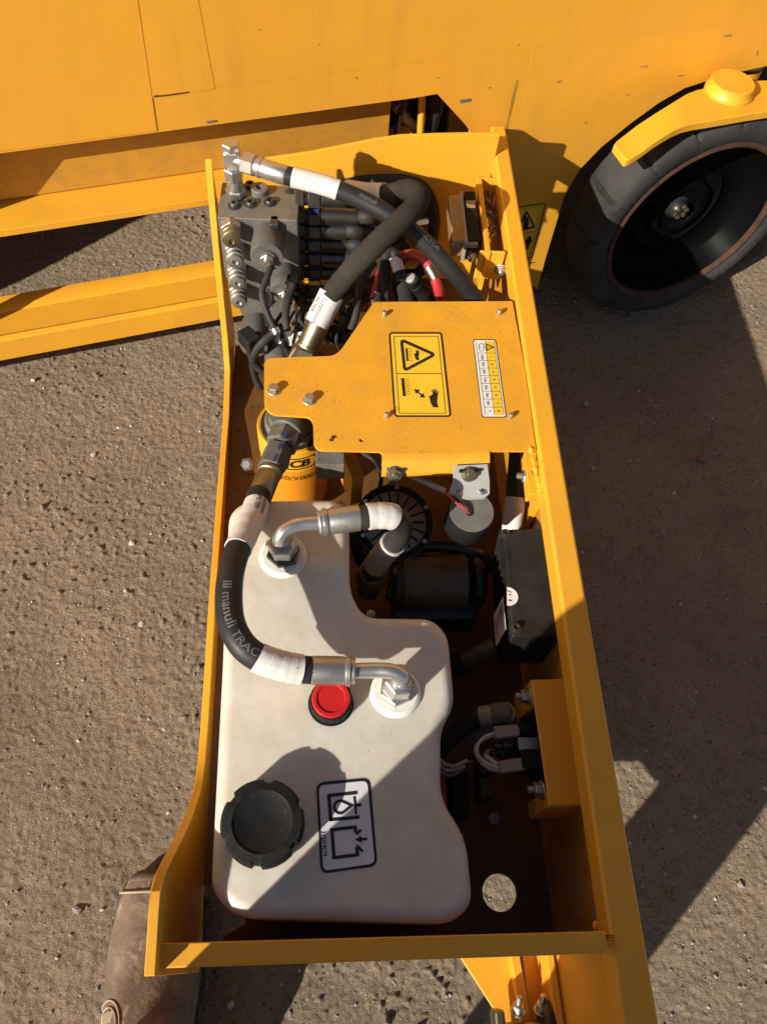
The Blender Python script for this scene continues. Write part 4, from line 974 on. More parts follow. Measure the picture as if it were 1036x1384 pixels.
# ================================================================== OIL FILTER
ff = P(396, 572, 0.385)
RFc = 0.050
flt = thing('oil_filter', 'yellow oil filter canister with black brand lettering behind the white tank', 'oil filter', V((ff.x, ff.y, ZF)))
zt_, zb2 = 0.385, 0.215
MB().lathe(V((ff.x, ff.y, 0)), (0, 0, 1), [(RFc - 0.010, zb2), (RFc - 0.002, zb2 + 0.006), (RFc - 0.001, zb2 + 0.012), (RFc - 0.001, zt_ - 0.048)], 48).build('lower_can', 'orange_can', flt)
MB().lathe(V((ff.x, ff.y, 0)), (0, 0, 1), [(RFc, zt_ - 0.0482), (RFc, zt_ - 0.004), (RFc - 0.002, zt_), (RFc - 0.004, zt_ - 0.001)], 48).build('upper_can', 'yellow', flt)
MB().lathe(V((ff.x, ff.y, 0)), (0, 0, 1), [(RFc - 0.004, zt_ - 0.004), (RFc - 0.005, zt_ - 0.001), (RFc - 0.012, zt_), (0.0, zt_ - 0.001)], 40).build('gasket', 'black_metal', flt)
MB().lathe(V((ff.x, ff.y, 0)), (0, 0, 1), [(RFc - 0.011, zt_ - 0.002), (RFc - 0.011, zt_ + 0.008), (RFc - 0.014, zt_ + 0.011), (RFc - 0.017, zt_ + 0.011), (RFc - 0.019, zt_ + 0.022), (0.0, zt_ + 0.022)], 40).build('filter_head', 'alu', flt)
MB().cyl(P(407, 553, 0.423), g[1].lerp(g[2], 0.12), 0.0225, ch=0.002, n=32).build('filter_outlet', 'coil', flt)
MB().box(P(425, 560, 0.40), (0.05, 0.045, 0.035)).build('filter_head_block', 'black_metal', flt, bevel=0.004)
def can(x, y, lf, ang0, z0): 
    a = ang0 + x / RFc
    return V((ff.x + math.cos(a) * (RFc + lf), ff.y + math.sin(a) * (RFc + lf), z0 + y))
aJ = math.radians(-83)
zj = zt_ - 0.028
prf = Print(lambda x, y, lf: can(x, y, lf, aJ, zj))
hx = [(-0.030, 0), (-0.025, 0.0125), (0.025, 0.0125), (0.030, 0), (0.025, -0.0125), (-0.025, -0.0125)]
hxs = []
for k in range(6):
    a, c_ = V(hx[k]), V(hx[(k + 1) % 6])
    for q in range(8): hxs.append(tuple(a.lerp(c_, q / 8)))
prf.loop('ink', hxs, 0.0026, 0.0003)
prf.text('ink', 'JCB', (0, -0.0004), V((1, 0)), 0.0225, 0.0003, bold=0.045, shear=0.15, dy=(0, 1))
prf.build(flt, [('ink', 'brand_lettering')])
prf = Print(lambda x, y, lf: can(x, y, lf - 0.001, math.radians(-80), zt_ - 0.066))
prf.text('ink', '20/X0001', (0, 0), V((1, 0)), 0.0145, 0.0004, dy=(0, 1))
prf.build(flt, [('ink', 'number_print')])
pk = P(338, 627, 0.30)
MB().lathe(pk, (-0.3, -0.6, 0.8), [(0.008, 0), (0.010, 0.006), (0.010, 0.012), (0.006, 0.015), (0, 0.015)], 6).build('bleed_screw', 'coil', flt)
MB().box(P(446, 627, 0.40), (0.038, 0.026, 0.035)).build('pressure_switch', 'dust_plastic', flt, bevel=0.002)

# ================================================================== COVER PLATE
ZC = 0.4545
cov = thing('cover_plate', 'flat yellow cover plate with hot surface warning label and fuse table', 'cover plate', P(560, 520, 0.43))
cpx = [(505, 408, 3), (692, 407, 1), (709, 500, 0), (724, 609, 1), (663, 609, 3), (661, 612, 1), (516, 614, 2), (514, 610, 3), (432, 608, 8), (424, 602, 6), (423, 570, 6), (417, 563, 6), (368, 560, 12), (357, 550, 12), (357, 490, 10), (363, 484, 10), (450, 481, 8), (460, 474, 8)]
lp2 = rounded([V((x, y)) for x, y, r in cpx], [r for *_, r in cpx], 3)
b = plate([tuple(P(x, y, ZC).xy) for x, y in lp2], [circle2(tuple(P(448, 594, ZC).xy), 0.0028, 12), circle2(tuple(P(488, 595, ZC).xy), 0.0028, 12)], lambda x, y: V((x, y, ZC)), V((0, 0, -0.004)))
b.build('plate', 'yellow_cover', cov, bevel=0.0014, angle=60)
L0, L1, L2, L3 = P(516, 613, ZC - 0.0005), P(661, 611, ZC - 0.0005), P(661, 640, ZC - 0.020), P(519, 642, ZC - 0.020)
# bent-down front lip: rolled over, then hanging
lipn = V((0, -0.004, -0.001))
def lipseq(a, c_): 
    out_ = []
    for k in range(7):
        t = k / 6; an = t * math.pi / 2 * 0.75
        out_.append(a + V((0, -0.022 * math.sin(an) / math.sin(math.pi / 2 * 0.75), 0)) + V((0, 0, -0.020 * (1 - math.cos(an)) / (1 - math.cos(math.pi / 2 * 0.75)))))
    return out_
sa, sb = lipseq(L0, L3), lipseq(L1, L2)
b = MB()
vs = sa + sb + [p + V((0, 0.003, -0.004)) for p in sa] + [p + V((0, 0.003, -0.004)) for p in sb]
n7 = 7
fs = []
for k in range(6):
    fs += [(k, k + 1, n7 + k + 1, n7 + k), (2 * n7 + k, 3 * n7 + k, 3 * n7 + k + 1, 2 * n7 + k + 1), (k, 2 * n7 + k, 2 * n7 + k + 1, k + 1), (n7 + k, n7 + k + 1, 3 * n7 + k + 1, 3 * n7 + k)]
fs += [(6, 2 * n7 + 6, 3 * n7 + 6, n7 + 6), (0, n7, 3 * n7, 2 * n7)]
MB().add(vs, fs).build('front_lip', 'yellow_cover', cov, sharp=60)
for (x, y) in ((370, 528), (418, 541)): bolt(cov, P(x, y, ZC), (0, 0, 1), 0.0062, 0.0072, True, 0.0, 'zinc', 'bolt')
for (x, y) in ((519, 426), (674, 424), (522, 563), (689, 564)): 
    b0_ = P(x, y, ZC)
    MB().lathe(b0_, (0.04, 0, 1), [(0.0034, -0.002), (0.0034, 0.006), (0.0026, 0.0075), (0, 0.0075)], 14).build('rivet_stud', 'zinc', cov)
MB().lathe(P(448, 595, ZC - 0.003), (0.3, 0.3, 1), [(0.0024, 0), (0.0024, 0.006), (0.0, 0.006)], 10).build('rivet_stud', 'dark_steel', cov)
bolt(cov, P(533, 640, ZC - 0.016), V((0, -0.7, 0.55)), 0.0075, 0.007, True, 0.003, 'olive_zinc', 'lip_bolt')
MB().box(P(535, 632, ZC - 0.016), (0.026, 0.004, 0.018), V((1, 0, 0)), V((0, -0.7, 0.7))).build('lip_clip', 'dark_steel', cov, bevel=0.0008)
# hot surface label
c1 = lambda x, y: (515 + x / 5.4526, 440 + y / 5.4526)
pr_ = Print(lambda x, y, lf: P(*c1(x, y), ZC + lf))
pr_.poly('label_yellow', rounded([(52, 46), (446, 46), (516, 676), (92, 676)], 26), 0.0003)
T = 0.0006
pr_.loop('ink', rounded([(60, 54), (440, 54), (508, 668), (100, 668)], 22), 13, T)
pr_.loop('ink', [(92, 80), (418, 80), (474, 646), (132, 646)], 4, T)
pr_.line('ink', (114, 354), (444, 354), 5, T)
pr_.loop('ink', rounded([(148, 106), (392, 214), (172, 330)], 26), 22, T)
pr_.poly('ink', [(178, 166), (192, 166), (200, 262), (186, 262)], T)
for k in range(6):
    y = 170 + k * 17
    pr_.line('ink', (200 + k, y), (212 + k, y + 5), 3, T); pr_.line('ink', (212 + k, y + 5), (224 + k, y), 3, T)
def hand(o, s, rot=0):
    ca, sa_ = math.cos(rot), math.sin(rot)
    f = lambda pts: [(o[0] + (x * ca - y * sa_) * s, o[1] + (x * sa_ + y * ca) * s) for x, y in pts]
    pr_.poly('ink', f([(-18, 10), (-26, 40), (-20, 70), (-8, 92), (0, 104), (40, 106), (34, 84), (30, 58), (34, 26), (24, 4), (-2, 0)]), T)
    for q in ([(2, 6), (-14, -28), (-8, -34), (10, 2)], [(6, 6), (2, -38), (10, -40), (17, 4)], [(14, 8), (18, -38), (26, -38), (24, 8)], [(22, 14), (34, -24), (42, -20), (33, 24)], [(-18, 44), (-34, 26), (-32, 14), (-14, 22)]):
        pr_.poly('ink', f(q), T)
hand((258, 200), 0.52)
hand((382, 504), 0.94)
pr_.poly('ink', [(146, 388), (168, 388), (180, 520), (158, 520)], T)
for k in range(7):
    y = 392 + k * 18
    pr_.line('ink', (176 + k * 1.5, y), (192 + k * 1.5, y + 6), 3, T); pr_.line('ink', (192 + k * 1.5, y + 6), (206 + k * 1.5, y + 1), 3, T)
pr_.line('ink', (262, 486), (302, 516), 10, T)
pr_.poly('ink', [(242, 468), (286, 474), (256, 504)], T); pr_.poly('ink', [(322, 530), (280, 530), (308, 498)], T)
pr_.text('ink', '817/', (112, 610), V((0.1, 1)), 16, T)
pr_.build(cov, [('label_yellow', 'warning_label'), ('ink', 'pictogram')])
# fuse table
c2 = lambda x, y: (630 + x / 11.53, 450 + y / 11.53)
pr_ = Print(lambda x, y, lf: P(*c2(x, y), ZC + lf))
pr_.poly('ink', rounded([(98, 98), (458, 98), (626, 1318), (240, 1318)], 40), 0.0003)
pr_.poly('label_white', rounded([(112, 112), (446, 112), (610, 1304), (252, 1304)], 34), 0.0005)
ys = [130, 312, 432, 548, 664, 788, 908, 1030, 1156, 1280]
xm = lambda y: 283 + (y - 130) * 0.128
xl = lambda y: 142 + (y - 130) * 0.128
xr = lambda y: 422 + (y - 130) * 0.134
pr_.poly('label_yellow', [(xm(ys[0]), ys[0]), (xr(ys[0]), ys[0]), (xr(ys[-1]), ys[-1]), (xm(ys[-1]), ys[-1])], 0.0007)
K = 'ink#lines'; M[K] = M['ink_gray']
for y in ys[1:-1]: pr_.line(K, (xl(y) + 4, y), (xr(y), y), 5, 0.0010)
for a_, c_ in ((ys[0], ys[-1]),):
    for xf_ in (xl, xm, xr): pr_.line(K, (xf_(a_) + 3, a_), (xf_(c_) + 3, c_), 5, 0.0010)
amps = ['15A', '5A', '5A', '7.5A', '5A', '5A', '5A', '*']
K3 = 'ink#num'
for k in range(8):
    yc = (ys[k + 1] + ys[k + 2]) / 2
    pr_.text(K3, amps[k], ((xl(yc) + xm(yc)) / 2, yc), V((0.06, 1)), 58 if len(amps[k]) < 4 else 46, 0.0010, bold=0.01)
    pr_.text(K3, str(k + 1), ((xm(yc) + xr(yc)) / 2, yc), V((0.06, 1)), 56, 0.0010, bold=0.01)
pr_.loop(K3, [(310, 175), (425, 222), (318, 272)], 14, 0.0010); pr_.line(K3, (335, 223), (385, 223), 10, 0.0010)
pr_.loop(K, [(190, 170), (250, 165), (270, 200), (270, 250), (255, 280), (205, 285)], 6, 0.0010); pr_.line(K, (185, 222), (270, 222), 5, 0.0010)
pr_.build(cov, [('ink', 'fuse_table'), ('label_white', 'label_face'), ('label_yellow', 'number_column'), (K, 'table_lines'), (K3, 'table_print')])

# ================================================================== BUZZER
bz = P(637, 691, 0.418)
buz = thing('warning_buzzer', 'round dusty black buzzer on a silver bracket below the cover plate lip', 'buzzer', bz + V((0, 0, -0.04)))
MB().lathe(bz, (0.0, -0.10, 1), [(0.027, -0.046), (0.0295, -0.042), (0.030, -0.006), (0.0290, -0.001), (0.0275, 0.0), (0.0, 0.0)], 44).build('buzzer_body', 'black_plastic', buz)
MB().lathe(bz, (0.0, -0.10, 1), [(0.0285, -0.001), (0.0280, 0.0006), (0.0, 0.0006)], 44).build('buzzer_face', 'dust_plastic', buz)
u0 = [P(613, 631, 0.4500), P(658, 629, 0.4500), P(661, 652, 0.436), P(661, 668, 0.4230), P(653, 675, 0.4205), P(611, 677, 0.4205), P(605, 668, 0.4230), P(611, 653, 0.436)]
MB().prism(u0, V((0, 0.0008, 0.0018))).build('bracket', 'bracket_zinc', buz, bevel=0.0006)
bolt(buz, P(633, 641, 0.4450), V((0, -0.55, 0.8)), 0.0068, 0.007, True, 0.002, 'olive_zinc', 'bracket_bolt')
MB().tube([P(620, 637, 0.4485), P(650, 635, 0.4485)], 0.0022, 8).build('slot', 'black_metal', buz)
for (x, y) in ((618, 665), (651, 664)):
    q = P(x, y, 0.4265)
    s_ = MB().lathe(q, (0, 0, 1), [(0.0056, 0), (0.0056, 0.0008), (0.0046, 0.0024), (0.0024, 0.0032), (0, 0.0032)], 18).build('screw', 'bright_zinc', buz)
    for d in (V((1, 0.3, 0)), V((-0.3, 1, 0))): MB().box(q + V((0, 0, 0.0032)), (0.0058, 0.0010, 0.0008), d).build('screw_slot', 'rust', s_)
MB().lathe(P(634, 694, 0.4186), (0, 0, 1), [(0.0042, 0), (0.0038, 0.0018), (0.0, 0.0018)], 14).build('cable_gland', 'black_plastic', buz)
rw = catmull([P(601, 664, 0.424), P(613, 677, 0.4275), P(625, 686, 0.426), P(634, 694, 0.4195)], 8)
MB().tube(rw, 0.0016, 8).build('red_wire', 'red_cable', buz)
bw_ = catmull([P(602, 662, 0.424), P(616, 674, 0.4245), P(630, 684, 0.424), P(637, 692, 0.4195)], 8)
MB().tube(bw_, 0.0015, 8).build('black_wire', 'rubber_clean', buz)
MB().tube(catmull([P(530, 628, 0.40), P(552, 641, 0.416), P(575, 652, 0.422), P(602, 664, 0.424)], 8), 0.0038, 10).build('cable_sheath', 'gray_sleeve', buz)

# ================================================================== PUMP MOTOR
pm = thing('pump_motor', 'dark electric pump motor with brown steel band deep inside the tray', 'motor', P(590, 780, ZF))
c0 = P(541, 788, 0.285); c1_ = P(641, 788, 0.285); axm = (c1_ - c0).normalized()
RM = 0.041
MB().lathe(c0, axm, [(RM - 0.004, 0), (RM, 0.001), (RM, 0.005), (RM - 0.001, 0.006), (RM - 0.001, 0.082), (RM, 0.083), (RM, 0.088), (RM - 0.004, 0.089)], 56).build('motor_band', 'motor', pm)
MB().lathe(c0 - axm * 0.022, axm, [(0.024, 0.006), (0.034, 0.009), (0.038, 0.014), (0.038, 0.024)], 40).build('end_bell', 'black_metal', pm)
MB().lathe(c1_ - axm * 0.004, axm, [(0.037, 0), (0.037, 0.008), (0.030, 0.016), (0.012, 0.018), (0, 0.018)], 40).build('end_bell', 'black_metal', pm)
MB().box(P(585, 826, 0.262), (0.115, 0.045, 0.05)).build('pump_body', 'black_metal', pm, bevel=0.004)
for (x, y) in ((522, 801), (530, 772)):
    MB().hexn(P(x, y, 0.29), P(x + 12, y, 0.29), 0.012).build('port_nut', 'black_metal', pm)
# round ribbed fan housing
fd_ = P(533, 705, 0.335); fax = V((0.05, -0.25, 1)).normalized()
MB().lathe(fd_, fax, [(0.048, -0.05), (0.050, -0.012), (0.054, -0.008), (0.054, -0.002), (0.050, 0.0), (0.046, 0.001), (0.042, -0.006), (0.020, -0.006), (0.018, 0.002), (0.0, 0.003)], 56).build('fan_housing', 'black_plastic', pm)
u_, w_, a_ = frame(fax)
b = MB()
for k in range(18):
    an = 2 * math.pi * k / 18; d = u_ * math.cos(an) + w_ * math.sin(an)
    b.box(fd_ + d * 0.031 - fax * 0.004, (0.024, 0.0022, 0.007), d, fax)
o = b.build('cooling_rib', 'black_plastic', pm); o['kind'] = 'stuff'
for k in range(6):
    an = 2 * math.pi * k / 6 - 0.6; d = u_ * math.cos(an) + w_ * math.sin(an)
    bolt(pm, fd_ + d * 0.049 + fax * 0.0005, fax, 0.0030, 0.003, False, 0, 'bright_zinc', 'housing_screw')
MB().lathe(fd_ + fax * 0.0 , fax, [(0.0545, -0.007), (0.0552, -0.004), (0.0545, -0.002)], 56).build('housing_rim', 'olive_zinc', pm)
MB().tube(catmull([P(490, 760, 0.30), P(540, 744, 0.300), P(590, 737, 0.305), P(640, 747, 0.30), P(668, 770, 0.28)], 8), 0.010, 12).build('motor_cable', 'black_metal', pm)
MB().hexn(P(500, 785, 0.315), P(497, 800, 0.285), 0.016).build('inlet_fitting', 'motor', pm)
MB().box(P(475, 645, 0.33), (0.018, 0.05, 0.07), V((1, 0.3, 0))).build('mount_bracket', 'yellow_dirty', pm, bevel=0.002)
MB().lathe(P(501, 830, 0.380), (0, 0, 1), [(0.0062, -0.012), (0.0055, 0.0), (0, 0.001)], 16).build('port_cap', 'olive_zinc', pm)

def cable(name, label, pts, r, material, cat='cable', group=None, k=8, n=10, close=False):
    path = catmull([P(*p) for p in pts], k)
    o = MB().tube(path, r, n).build(name, material)
    return tag(o, label, cat, group), path
t, pth = cable('corrugated_conduit', 'black corrugated conduit dropping behind the white tank near the silver elbow', [(470, 700, 0.34), (478, 730, 0.33), (486, 755, 0.31), (498, 775, 0.27), (500, 800, 0.23)], 0.0085, 'black_plastic', 'conduit', n=12)
rr_ = MB().tube(pth, [0.0085 * (1.0 if (i // 1) % 2 else 0.84) for i in range(len(pth))], 12).mesh('corrugated_conduit'); rr_.materials.append(M['black_plastic']); t.data = rr_
# copper coloured hose end under the controller
hh = thing('suction_pipe', 'brown banded pipe emerging below the black controller box', 'pipe', P(640, 890, 0.28))
MB().tube([P(600, 905, 0.25), P(622, 897, 0.265), P(648, 884, 0.285), P(672, 874, 0.30)], 0.0145, 18).build('pipe', 'motor', hh)
MB().tube([P(613, 900, 0.259), P(629, 894, 0.27)], 0.0158, 18).build('pipe_band', 'black_plastic', hh)

# ================================================================== MOTOR CONTROLLER
ct = thing('motor_controller', 'black finned motor controller box with white stickers against the right rail', 'controller', P(715, 800, 0.26))
zt0 = 0.398
q = [P(679, 715, zt0), P(752, 713, zt0), P(773, 859, zt0), P(692, 860, zt0)]
hgt = 0.095
lowq = [p + V((0.003, -0.002, -hgt)) for p in q]
MB().hexa(lowq, q).build('case', 'black_case', ct, bevel=0.0025)
xw = q[0].x - 0.0012
nfin = 7
for k in range(nfin):
    f = 0.10 + 0.72 * k / (nfin - 1)
    a = q[0].lerp(q[3], f); 
    MB().box(a + V((0.0008, 0.008, -0.046)), (0.0035, 0.0022, 0.072), V((1, 0, 0)), V((0.0, 0.35, 1))).build('cooling_fin', 'black_case', ct)
for k in range(7):
    a = q[3].lerp(q[2], 0.28 + 0.09 * k)
    MB().box(a + V((0.002, -0.001, -0.045)), (0.0025, 0.004, 0.070), V((1, 0, 0)), V((0.25, 0, 1))).build('cooling_fin', 'black_case', ct)
def sticker(px, py, name, marks=True, half=None):
    c = P(px, py, zt0 + 0.0006); R_ = 0.0125
    d = (q[3] - q[0]).normalized()
    pr_ = Print(lambda x, y, lf: V((c.x + x, c.y + y, zt0 + lf)))
    pts = circle2((0, 0), R_, 28)
    if half == 'left':
        e = V((-d.y, d.x)); 
        if e.x < 0: e = -e
        off = 0.003
        pts = [p for p in pts if V(p).dot(e) > -off]
        pts = sorted(pts, key=lambda p: math.atan2(p[1], p[0]))
        k0_ = max(range(len(pts)), key=lambda i: (V(pts[i]) - V(pts[i - 1])).length); pts = pts[k0_:] + pts[:k0_]
    pr_.poly('label_white', pts, 0.0008)
    if marks:
        pr_.line('ink', (-0.001, 0.008), (0.005, 0.005), 0.0009, 0.0011); pr_.line('ink', (0.001, 0.003), (0.004, 0.001), 0.0012, 0.0011); pr_.line('ink', (0.000, -0.005), (0.004, -0.006), 0.0018, 0.0011)
    pr_.build(ct, [('label_white', name), ('ink', 'sticker_print')])
sticker(686, 806, 'round_sticker', half='left'); sticker(757, 800, 'round_sticker')
# rating label on the left face
def lf_(x, y, lift_):       # x along the face towards the camera (0..1), y down the face (0..1)
    a = q[0].lerp(q[3], 0.60 + 0.30 * x); return a + V((-0.0015 - lift_, 0, -0.014 - 0.062 * y))
pr_ = Print(lf_)
pr_.poly('label_white', [(0, 0), (1, 0), (1, 1), (0, 1)], 0.0020)
for k in range(6):
    pr_.line('ink', (0.12 + 0.02 * (k % 3), 0.14 + k * 0.14), (0.55 + 0.3 * ((k * 37) % 10) / 10, 0.14 + k * 0.14), 0.035, 0.0023)
pr_.poly('ink', [(0.15, 0.22), (0.42, 0.22), (0.42, 0.34), (0.15, 0.34)], 0.0023)
pr_.build(ct, [('label_white', 'rating_label'), ('ink', 'label_print')])
for (x, y) in ((678, 722), (692, 850), (756, 847)): 
    c = P(x + 4, y, zt0)
    MB().lathe(c, (0, 0, 1), [(0.0068, 0), (0.0068, 0.001), (0.0048, 0.0012), (0.0048, 0.006), (0.0036, 0.0065), (0.0030, 0.004), (0, 0.004)], 20).build('case_screw', 'dark_steel', ct)
for (x, y, z) in ((757, 876, 0.35), (738, 903, 0.30)):
    MB().lathe(P(x, y, z), (0, -0.8, 0.6), [(0.0065, -0.006), (0.0065, 0), (0.004, 0.003), (0, 0.003)], 18).build('case_screw', 'dark_steel', ct)

# cables behind the buzzer, in the right hand gap
t, _ = cable('sleeved_cable', 'cable with pale sleeve in the gap left of the right rail, above the controller', [(700, 612, 0.38), (697, 650, 0.36), (694, 690, 0.34), (690, 735, 0.31)], 0.013, 'rubber')
MB().tube([P(696, 672, 0.35), P(693, 700, 0.335), P(690, 728, 0.315)], 0.0142, 14).build('pale_sleeve', 'white_sleeve', t)

# ================================================================== CONTACTOR
cn = thing('contactor', 'line contactor with white terminal plugs and yellow bolted cover at the right wall', 'contactor', P(715, 1010, 0.24))
zq = 0.385
tq = [P(717, 918, zq), P(778, 916, zq), P(806, 1088, zq), P(742, 1090, zq)]
th_ = V((0, 0, -0.005))
MB().hexa([p + th_ for p in tq], tq).build('bracket_top', 'yellow', cn, bevel=0.003)
bl = [tq[0], tq[3]]
dd = V((-0.002, 0, -0.085))
def face_piece(f0, f1, depth=1.0):
    a, c_ = tq[0].lerp(tq[3], f0), tq[0].lerp(tq[3], f1)
    return MB().hexa([a + dd * depth, c_ + dd * depth, c_ + V((0, 0, -0.001)), a + V((0, 0, -0.001))], [a + dd * depth + V((0.005, 0, 0)), c_ + dd * depth + V((0.005, 0, 0)), c_ + V((0.005, 0, -0.001)), a + V((0.005, 0, -0.001))])
face_piece(0.0, 0.20).build('bracket_side', 'yellow', cn, bevel=0.0015)
face_piece(0.87, 1.0).build('bracket_side', 'yellow', cn, bevel=0.0015)
MB().hexa([tq[3] + dd, tq[2] + V((0, 0, -0.085)), tq[2] + V((0, 0, -0.001)), tq[3] + V((0, 0, -0.001))], [p + V((0, 0.005, 0)) for p in (tq[3] + dd, tq[2] + V((0, 0, -0.085)), tq[2] + V((0, 0, -0.001)), tq[3] + V((0, 0, -0.001)))]).build('bracket_front', 'yellow', cn, bevel=0.0015)
a, c_ = tq[0].lerp(tq[3], 0.2), tq[0].lerp(tq[3], 0.87)
MB().hexa([a + dd + V((0.006, 0, 0)), c_ + dd + V((0.006, 0, 0)), c_ + V((0.006, 0, -0.006)), a + V((0.006, 0, -0.006))], [p + V((0.004, 0, 0)) for p in (a + dd + V((0.006, 0, 0)), c_ + dd + V((0.006, 0, 0)), c_ + V((0.006, 0, -0.006)), a + V((0.006, 0, -0.006)))]).build('back_plate', 'black_plastic', cn)
for (x, y) in ((713, 941), (732, 1067)):
    p = P(x, y, zq - 0.016); p.x = tq[0].lerp(tq[3], 0.12 if y < 1000 else 0.9).x - 0.001
    bolt(cn, p, V((-1, 0, 0.12)), 0.0072, 0.008, True, 0.007, 'zinc', 'cover_nut')
zc_ = 0.352
MB().box(P(714, 1030, zc_ - 0.012), (0.026, 0.022, 0.040)).build('contactor_body', 'black_plastic', cn, bevel=0.002)
MB().box(P(711, 990, zc_ - 0.012), (0.026, 0.014, 0.036)).build('contactor_body', 'black_plastic', cn, bevel=0.002)
MB().box(P(713, 1006, zc_ + 0.004), (0.024, 0.015, 0.006)).build('bus_bar', 'zinc', cn, bevel=0.001)
MB().hexa([P(701, 1000, zc_), P(701, 1013, zc_), P(686, 1024, zc_ - 0.02), P(686, 1011, zc_ - 0.02)], [p + V((0, 0, 0.004)) for p in (P(701, 1000, zc_), P(701, 1013, zc_), P(686, 1024, zc_ - 0.02), P(686, 1011, zc_ - 0.02))]).build('bus_bar', 'dark_steel', cn)
for (x, y, z) in ((689, 1008, 0.345), (683, 1018, 0.335)):
    bolt(cn, P(x, y, z), V((-1, 0, 0.1)), 0.006, 0.008, True, 0.010, 'dark_steel', 'terminal_stud')
pl = []
for (x0, y0, x1, y1, z) in ((667, 991, 699, 988, 0.352), (673, 1038, 707, 1033, 0.352)):
    a, c_ = P(x0, y0, z), P(x1, y1, z)
    MB().box((a + c_) / 2, ((c_ - a).length, 0.0135, 0.011), c_ - a).build('terminal_plug', 'gray_sleeve', cn, bevel=0.001)
    MB().cyl(c_, c_ + (c_ - a).normalized() * 0.004, 0.0055, n=14).build('plug_collar', 'gray_sleeve', cn)
def wire(parent, pts, r=0.0019, material='white_wire', name='wire', k=8, n=8):
    return MB().tube(catmull([P(*p) for p in pts], k), r, n).build(name, material, parent)
wire(cn, [(668, 991, 0.352), (655, 996, 0.355), (646, 1006, 0.356), (645, 1018, 0.354), (653, 1029, 0.353), (674, 1039, 0.352)])
wire(cn, [(668, 993, 0.350), (652, 1000, 0.350), (642, 1012, 0.349), (648, 1028, 0.348), (660, 1038, 0.348), (674, 1042, 0.350)])
wire(cn, [(655, 1022, 0.345), (664, 1028, 0.347), (672, 1034, 0.350)], 0.0026)
wire(cn, [(592, 1025, 0.30), (602, 1033, 0.305), (614, 1035, 0.31), (628, 1029, 0.315), (646, 1024, 0.318)], 0.0020)
wire(cn, [(592, 1032, 0.30), (602, 1040, 0.302), (614, 1040, 0.306), (628, 1035, 0.31)], 0.0020)
wire(cn, [(592, 1040, 0.30), (604, 1048, 0.30), (616, 1045, 0.304), (626, 1038, 0.308)], 0.0018, 'gray_sleeve')
wire(cn, [(632, 1024, 0.318), (648, 1024, 0.319), (660, 1026, 0.32)], 0.0034, 'black_plastic', 'wire_sheath')
MB().lathe(P(663, 1024, 0.322), (-0.2, -0.3, 1), [(0.010, 0), (0.010, 0.004), (0.006, 0.006), (0, 0.006)], 18).build('grommet', 'gray_sleeve', cn)
bt, _ = cable('battery_cable', 'thick dusty black cable with heat shrink end left of the contactor', [(590, 1020, 0.27), (602, 1005, 0.29), (622, 985, 0.31), (640, 972, 0.325), (654, 968, 0.33)], 0.0110, 'rubber')
MB().tube([P(648, 969, 0.328), P(668, 966, 0.334)], 0.0125, 14).build('shrink_end', 'gray_sleeve', bt)
MB().tube([P(664, 967, 0.332), P(690, 964, 0.338)], 0.0145, 16).build('cable_boot', 'dust_plastic', bt)
bt2, _ = cable('battery_cable', 'second dusty cable end running just under the thick cable by the contactor', [(640, 1000, 0.30), (652, 990, 0.312), (668, 980, 0.322), (684, 972, 0.33)], 0.0115, 'dust_plastic')
MB().tube(catmull([P(684, 950, 0.34), P(692, 958, 0.343), P(694, 968, 0.343), P(688, 976, 0.343)], 6), 0.003, 8).build('cable_tie', 'tan_wire', bt)
# dark relays near the floor
rl_ = thing('relay_block', 'dark relay block low in the shade right of the tank', 'relay', P(625, 1060, ZF))
MB().box(P(612, 1078, 0.235), (0.030, 0.050, 0.06)).build('relay_body', 'black_plastic', rl_, bevel=0.002)
MB().box(P(652, 1040, 0.24), (0.016, 0.020, 0.05)).build('relay_body', 'motor', rl_, bevel=0.002)
MB().box(P(652, 1068, 0.24), (0.016, 0.022, 0.05)).build('relay_body', 'motor', rl_, bevel=0.002)
rb = tag(MB().box(P(598, 1072, 0.24), (0.022, 0.045, 0.05)).build('relay', 'red', bevel=0.002), 'dark red relay tucked against the right side of the tank', 'relay')
fs_ = thing('floor_bolt', 'small bolt on the tray floor left of the drain hole area', 'bolt', P(668, 1106, ZF))
bolt(fs_, P(668, 1106, ZF), (0, 0, 1), 0.005, 0.006, True, 0.004, 'zinc', 'bolt_head')

# ================================================================== FUSE BOX AND ITS BRACKET
fbx = thing('fuse_box', 'fuse box with amber see-through cover at the rear of the right rail', 'fuse box', P(625, 300, 0.38))
zu = 0.455
w0, w1 = P(645, 240, zu), P(657, 342, zu)
th = 0.0045
MB().hexa([w0 + V((0, 0, -0.075)), w1 + V((0, 0, -0.075)), w1, w0], [p + V((0.007, 0, 0)) for p in (w0 + V((0, 0, -0.075)), w1 + V((0, 0, -0.075)), w1, w0)]).build('bracket_web', 'yellow', fbx, bevel=0.001)
MB().hexa([w0 + V((0, 0.004, -0.075)), V((0.283, w0.y + 0.004, zu - 0.075)), V((0.283, w0.y + 0.004, zu - 0.002)), w0 + V((0, 0.004, 0))],
          [p + V((0, -0.004, 0)) for p in (w0 + V((0, 0.004, -0.075)), V((0.283, w0.y + 0.004, zu - 0.075)), V((0.283, w0.y + 0.004, zu - 0.002)), w0 + V((0, 0.004, 0)))]).build('bracket_end', 'yellow', fbx, bevel=0.001)
e0, e1 = P(648, 340, zu), P(690, 337, zu)
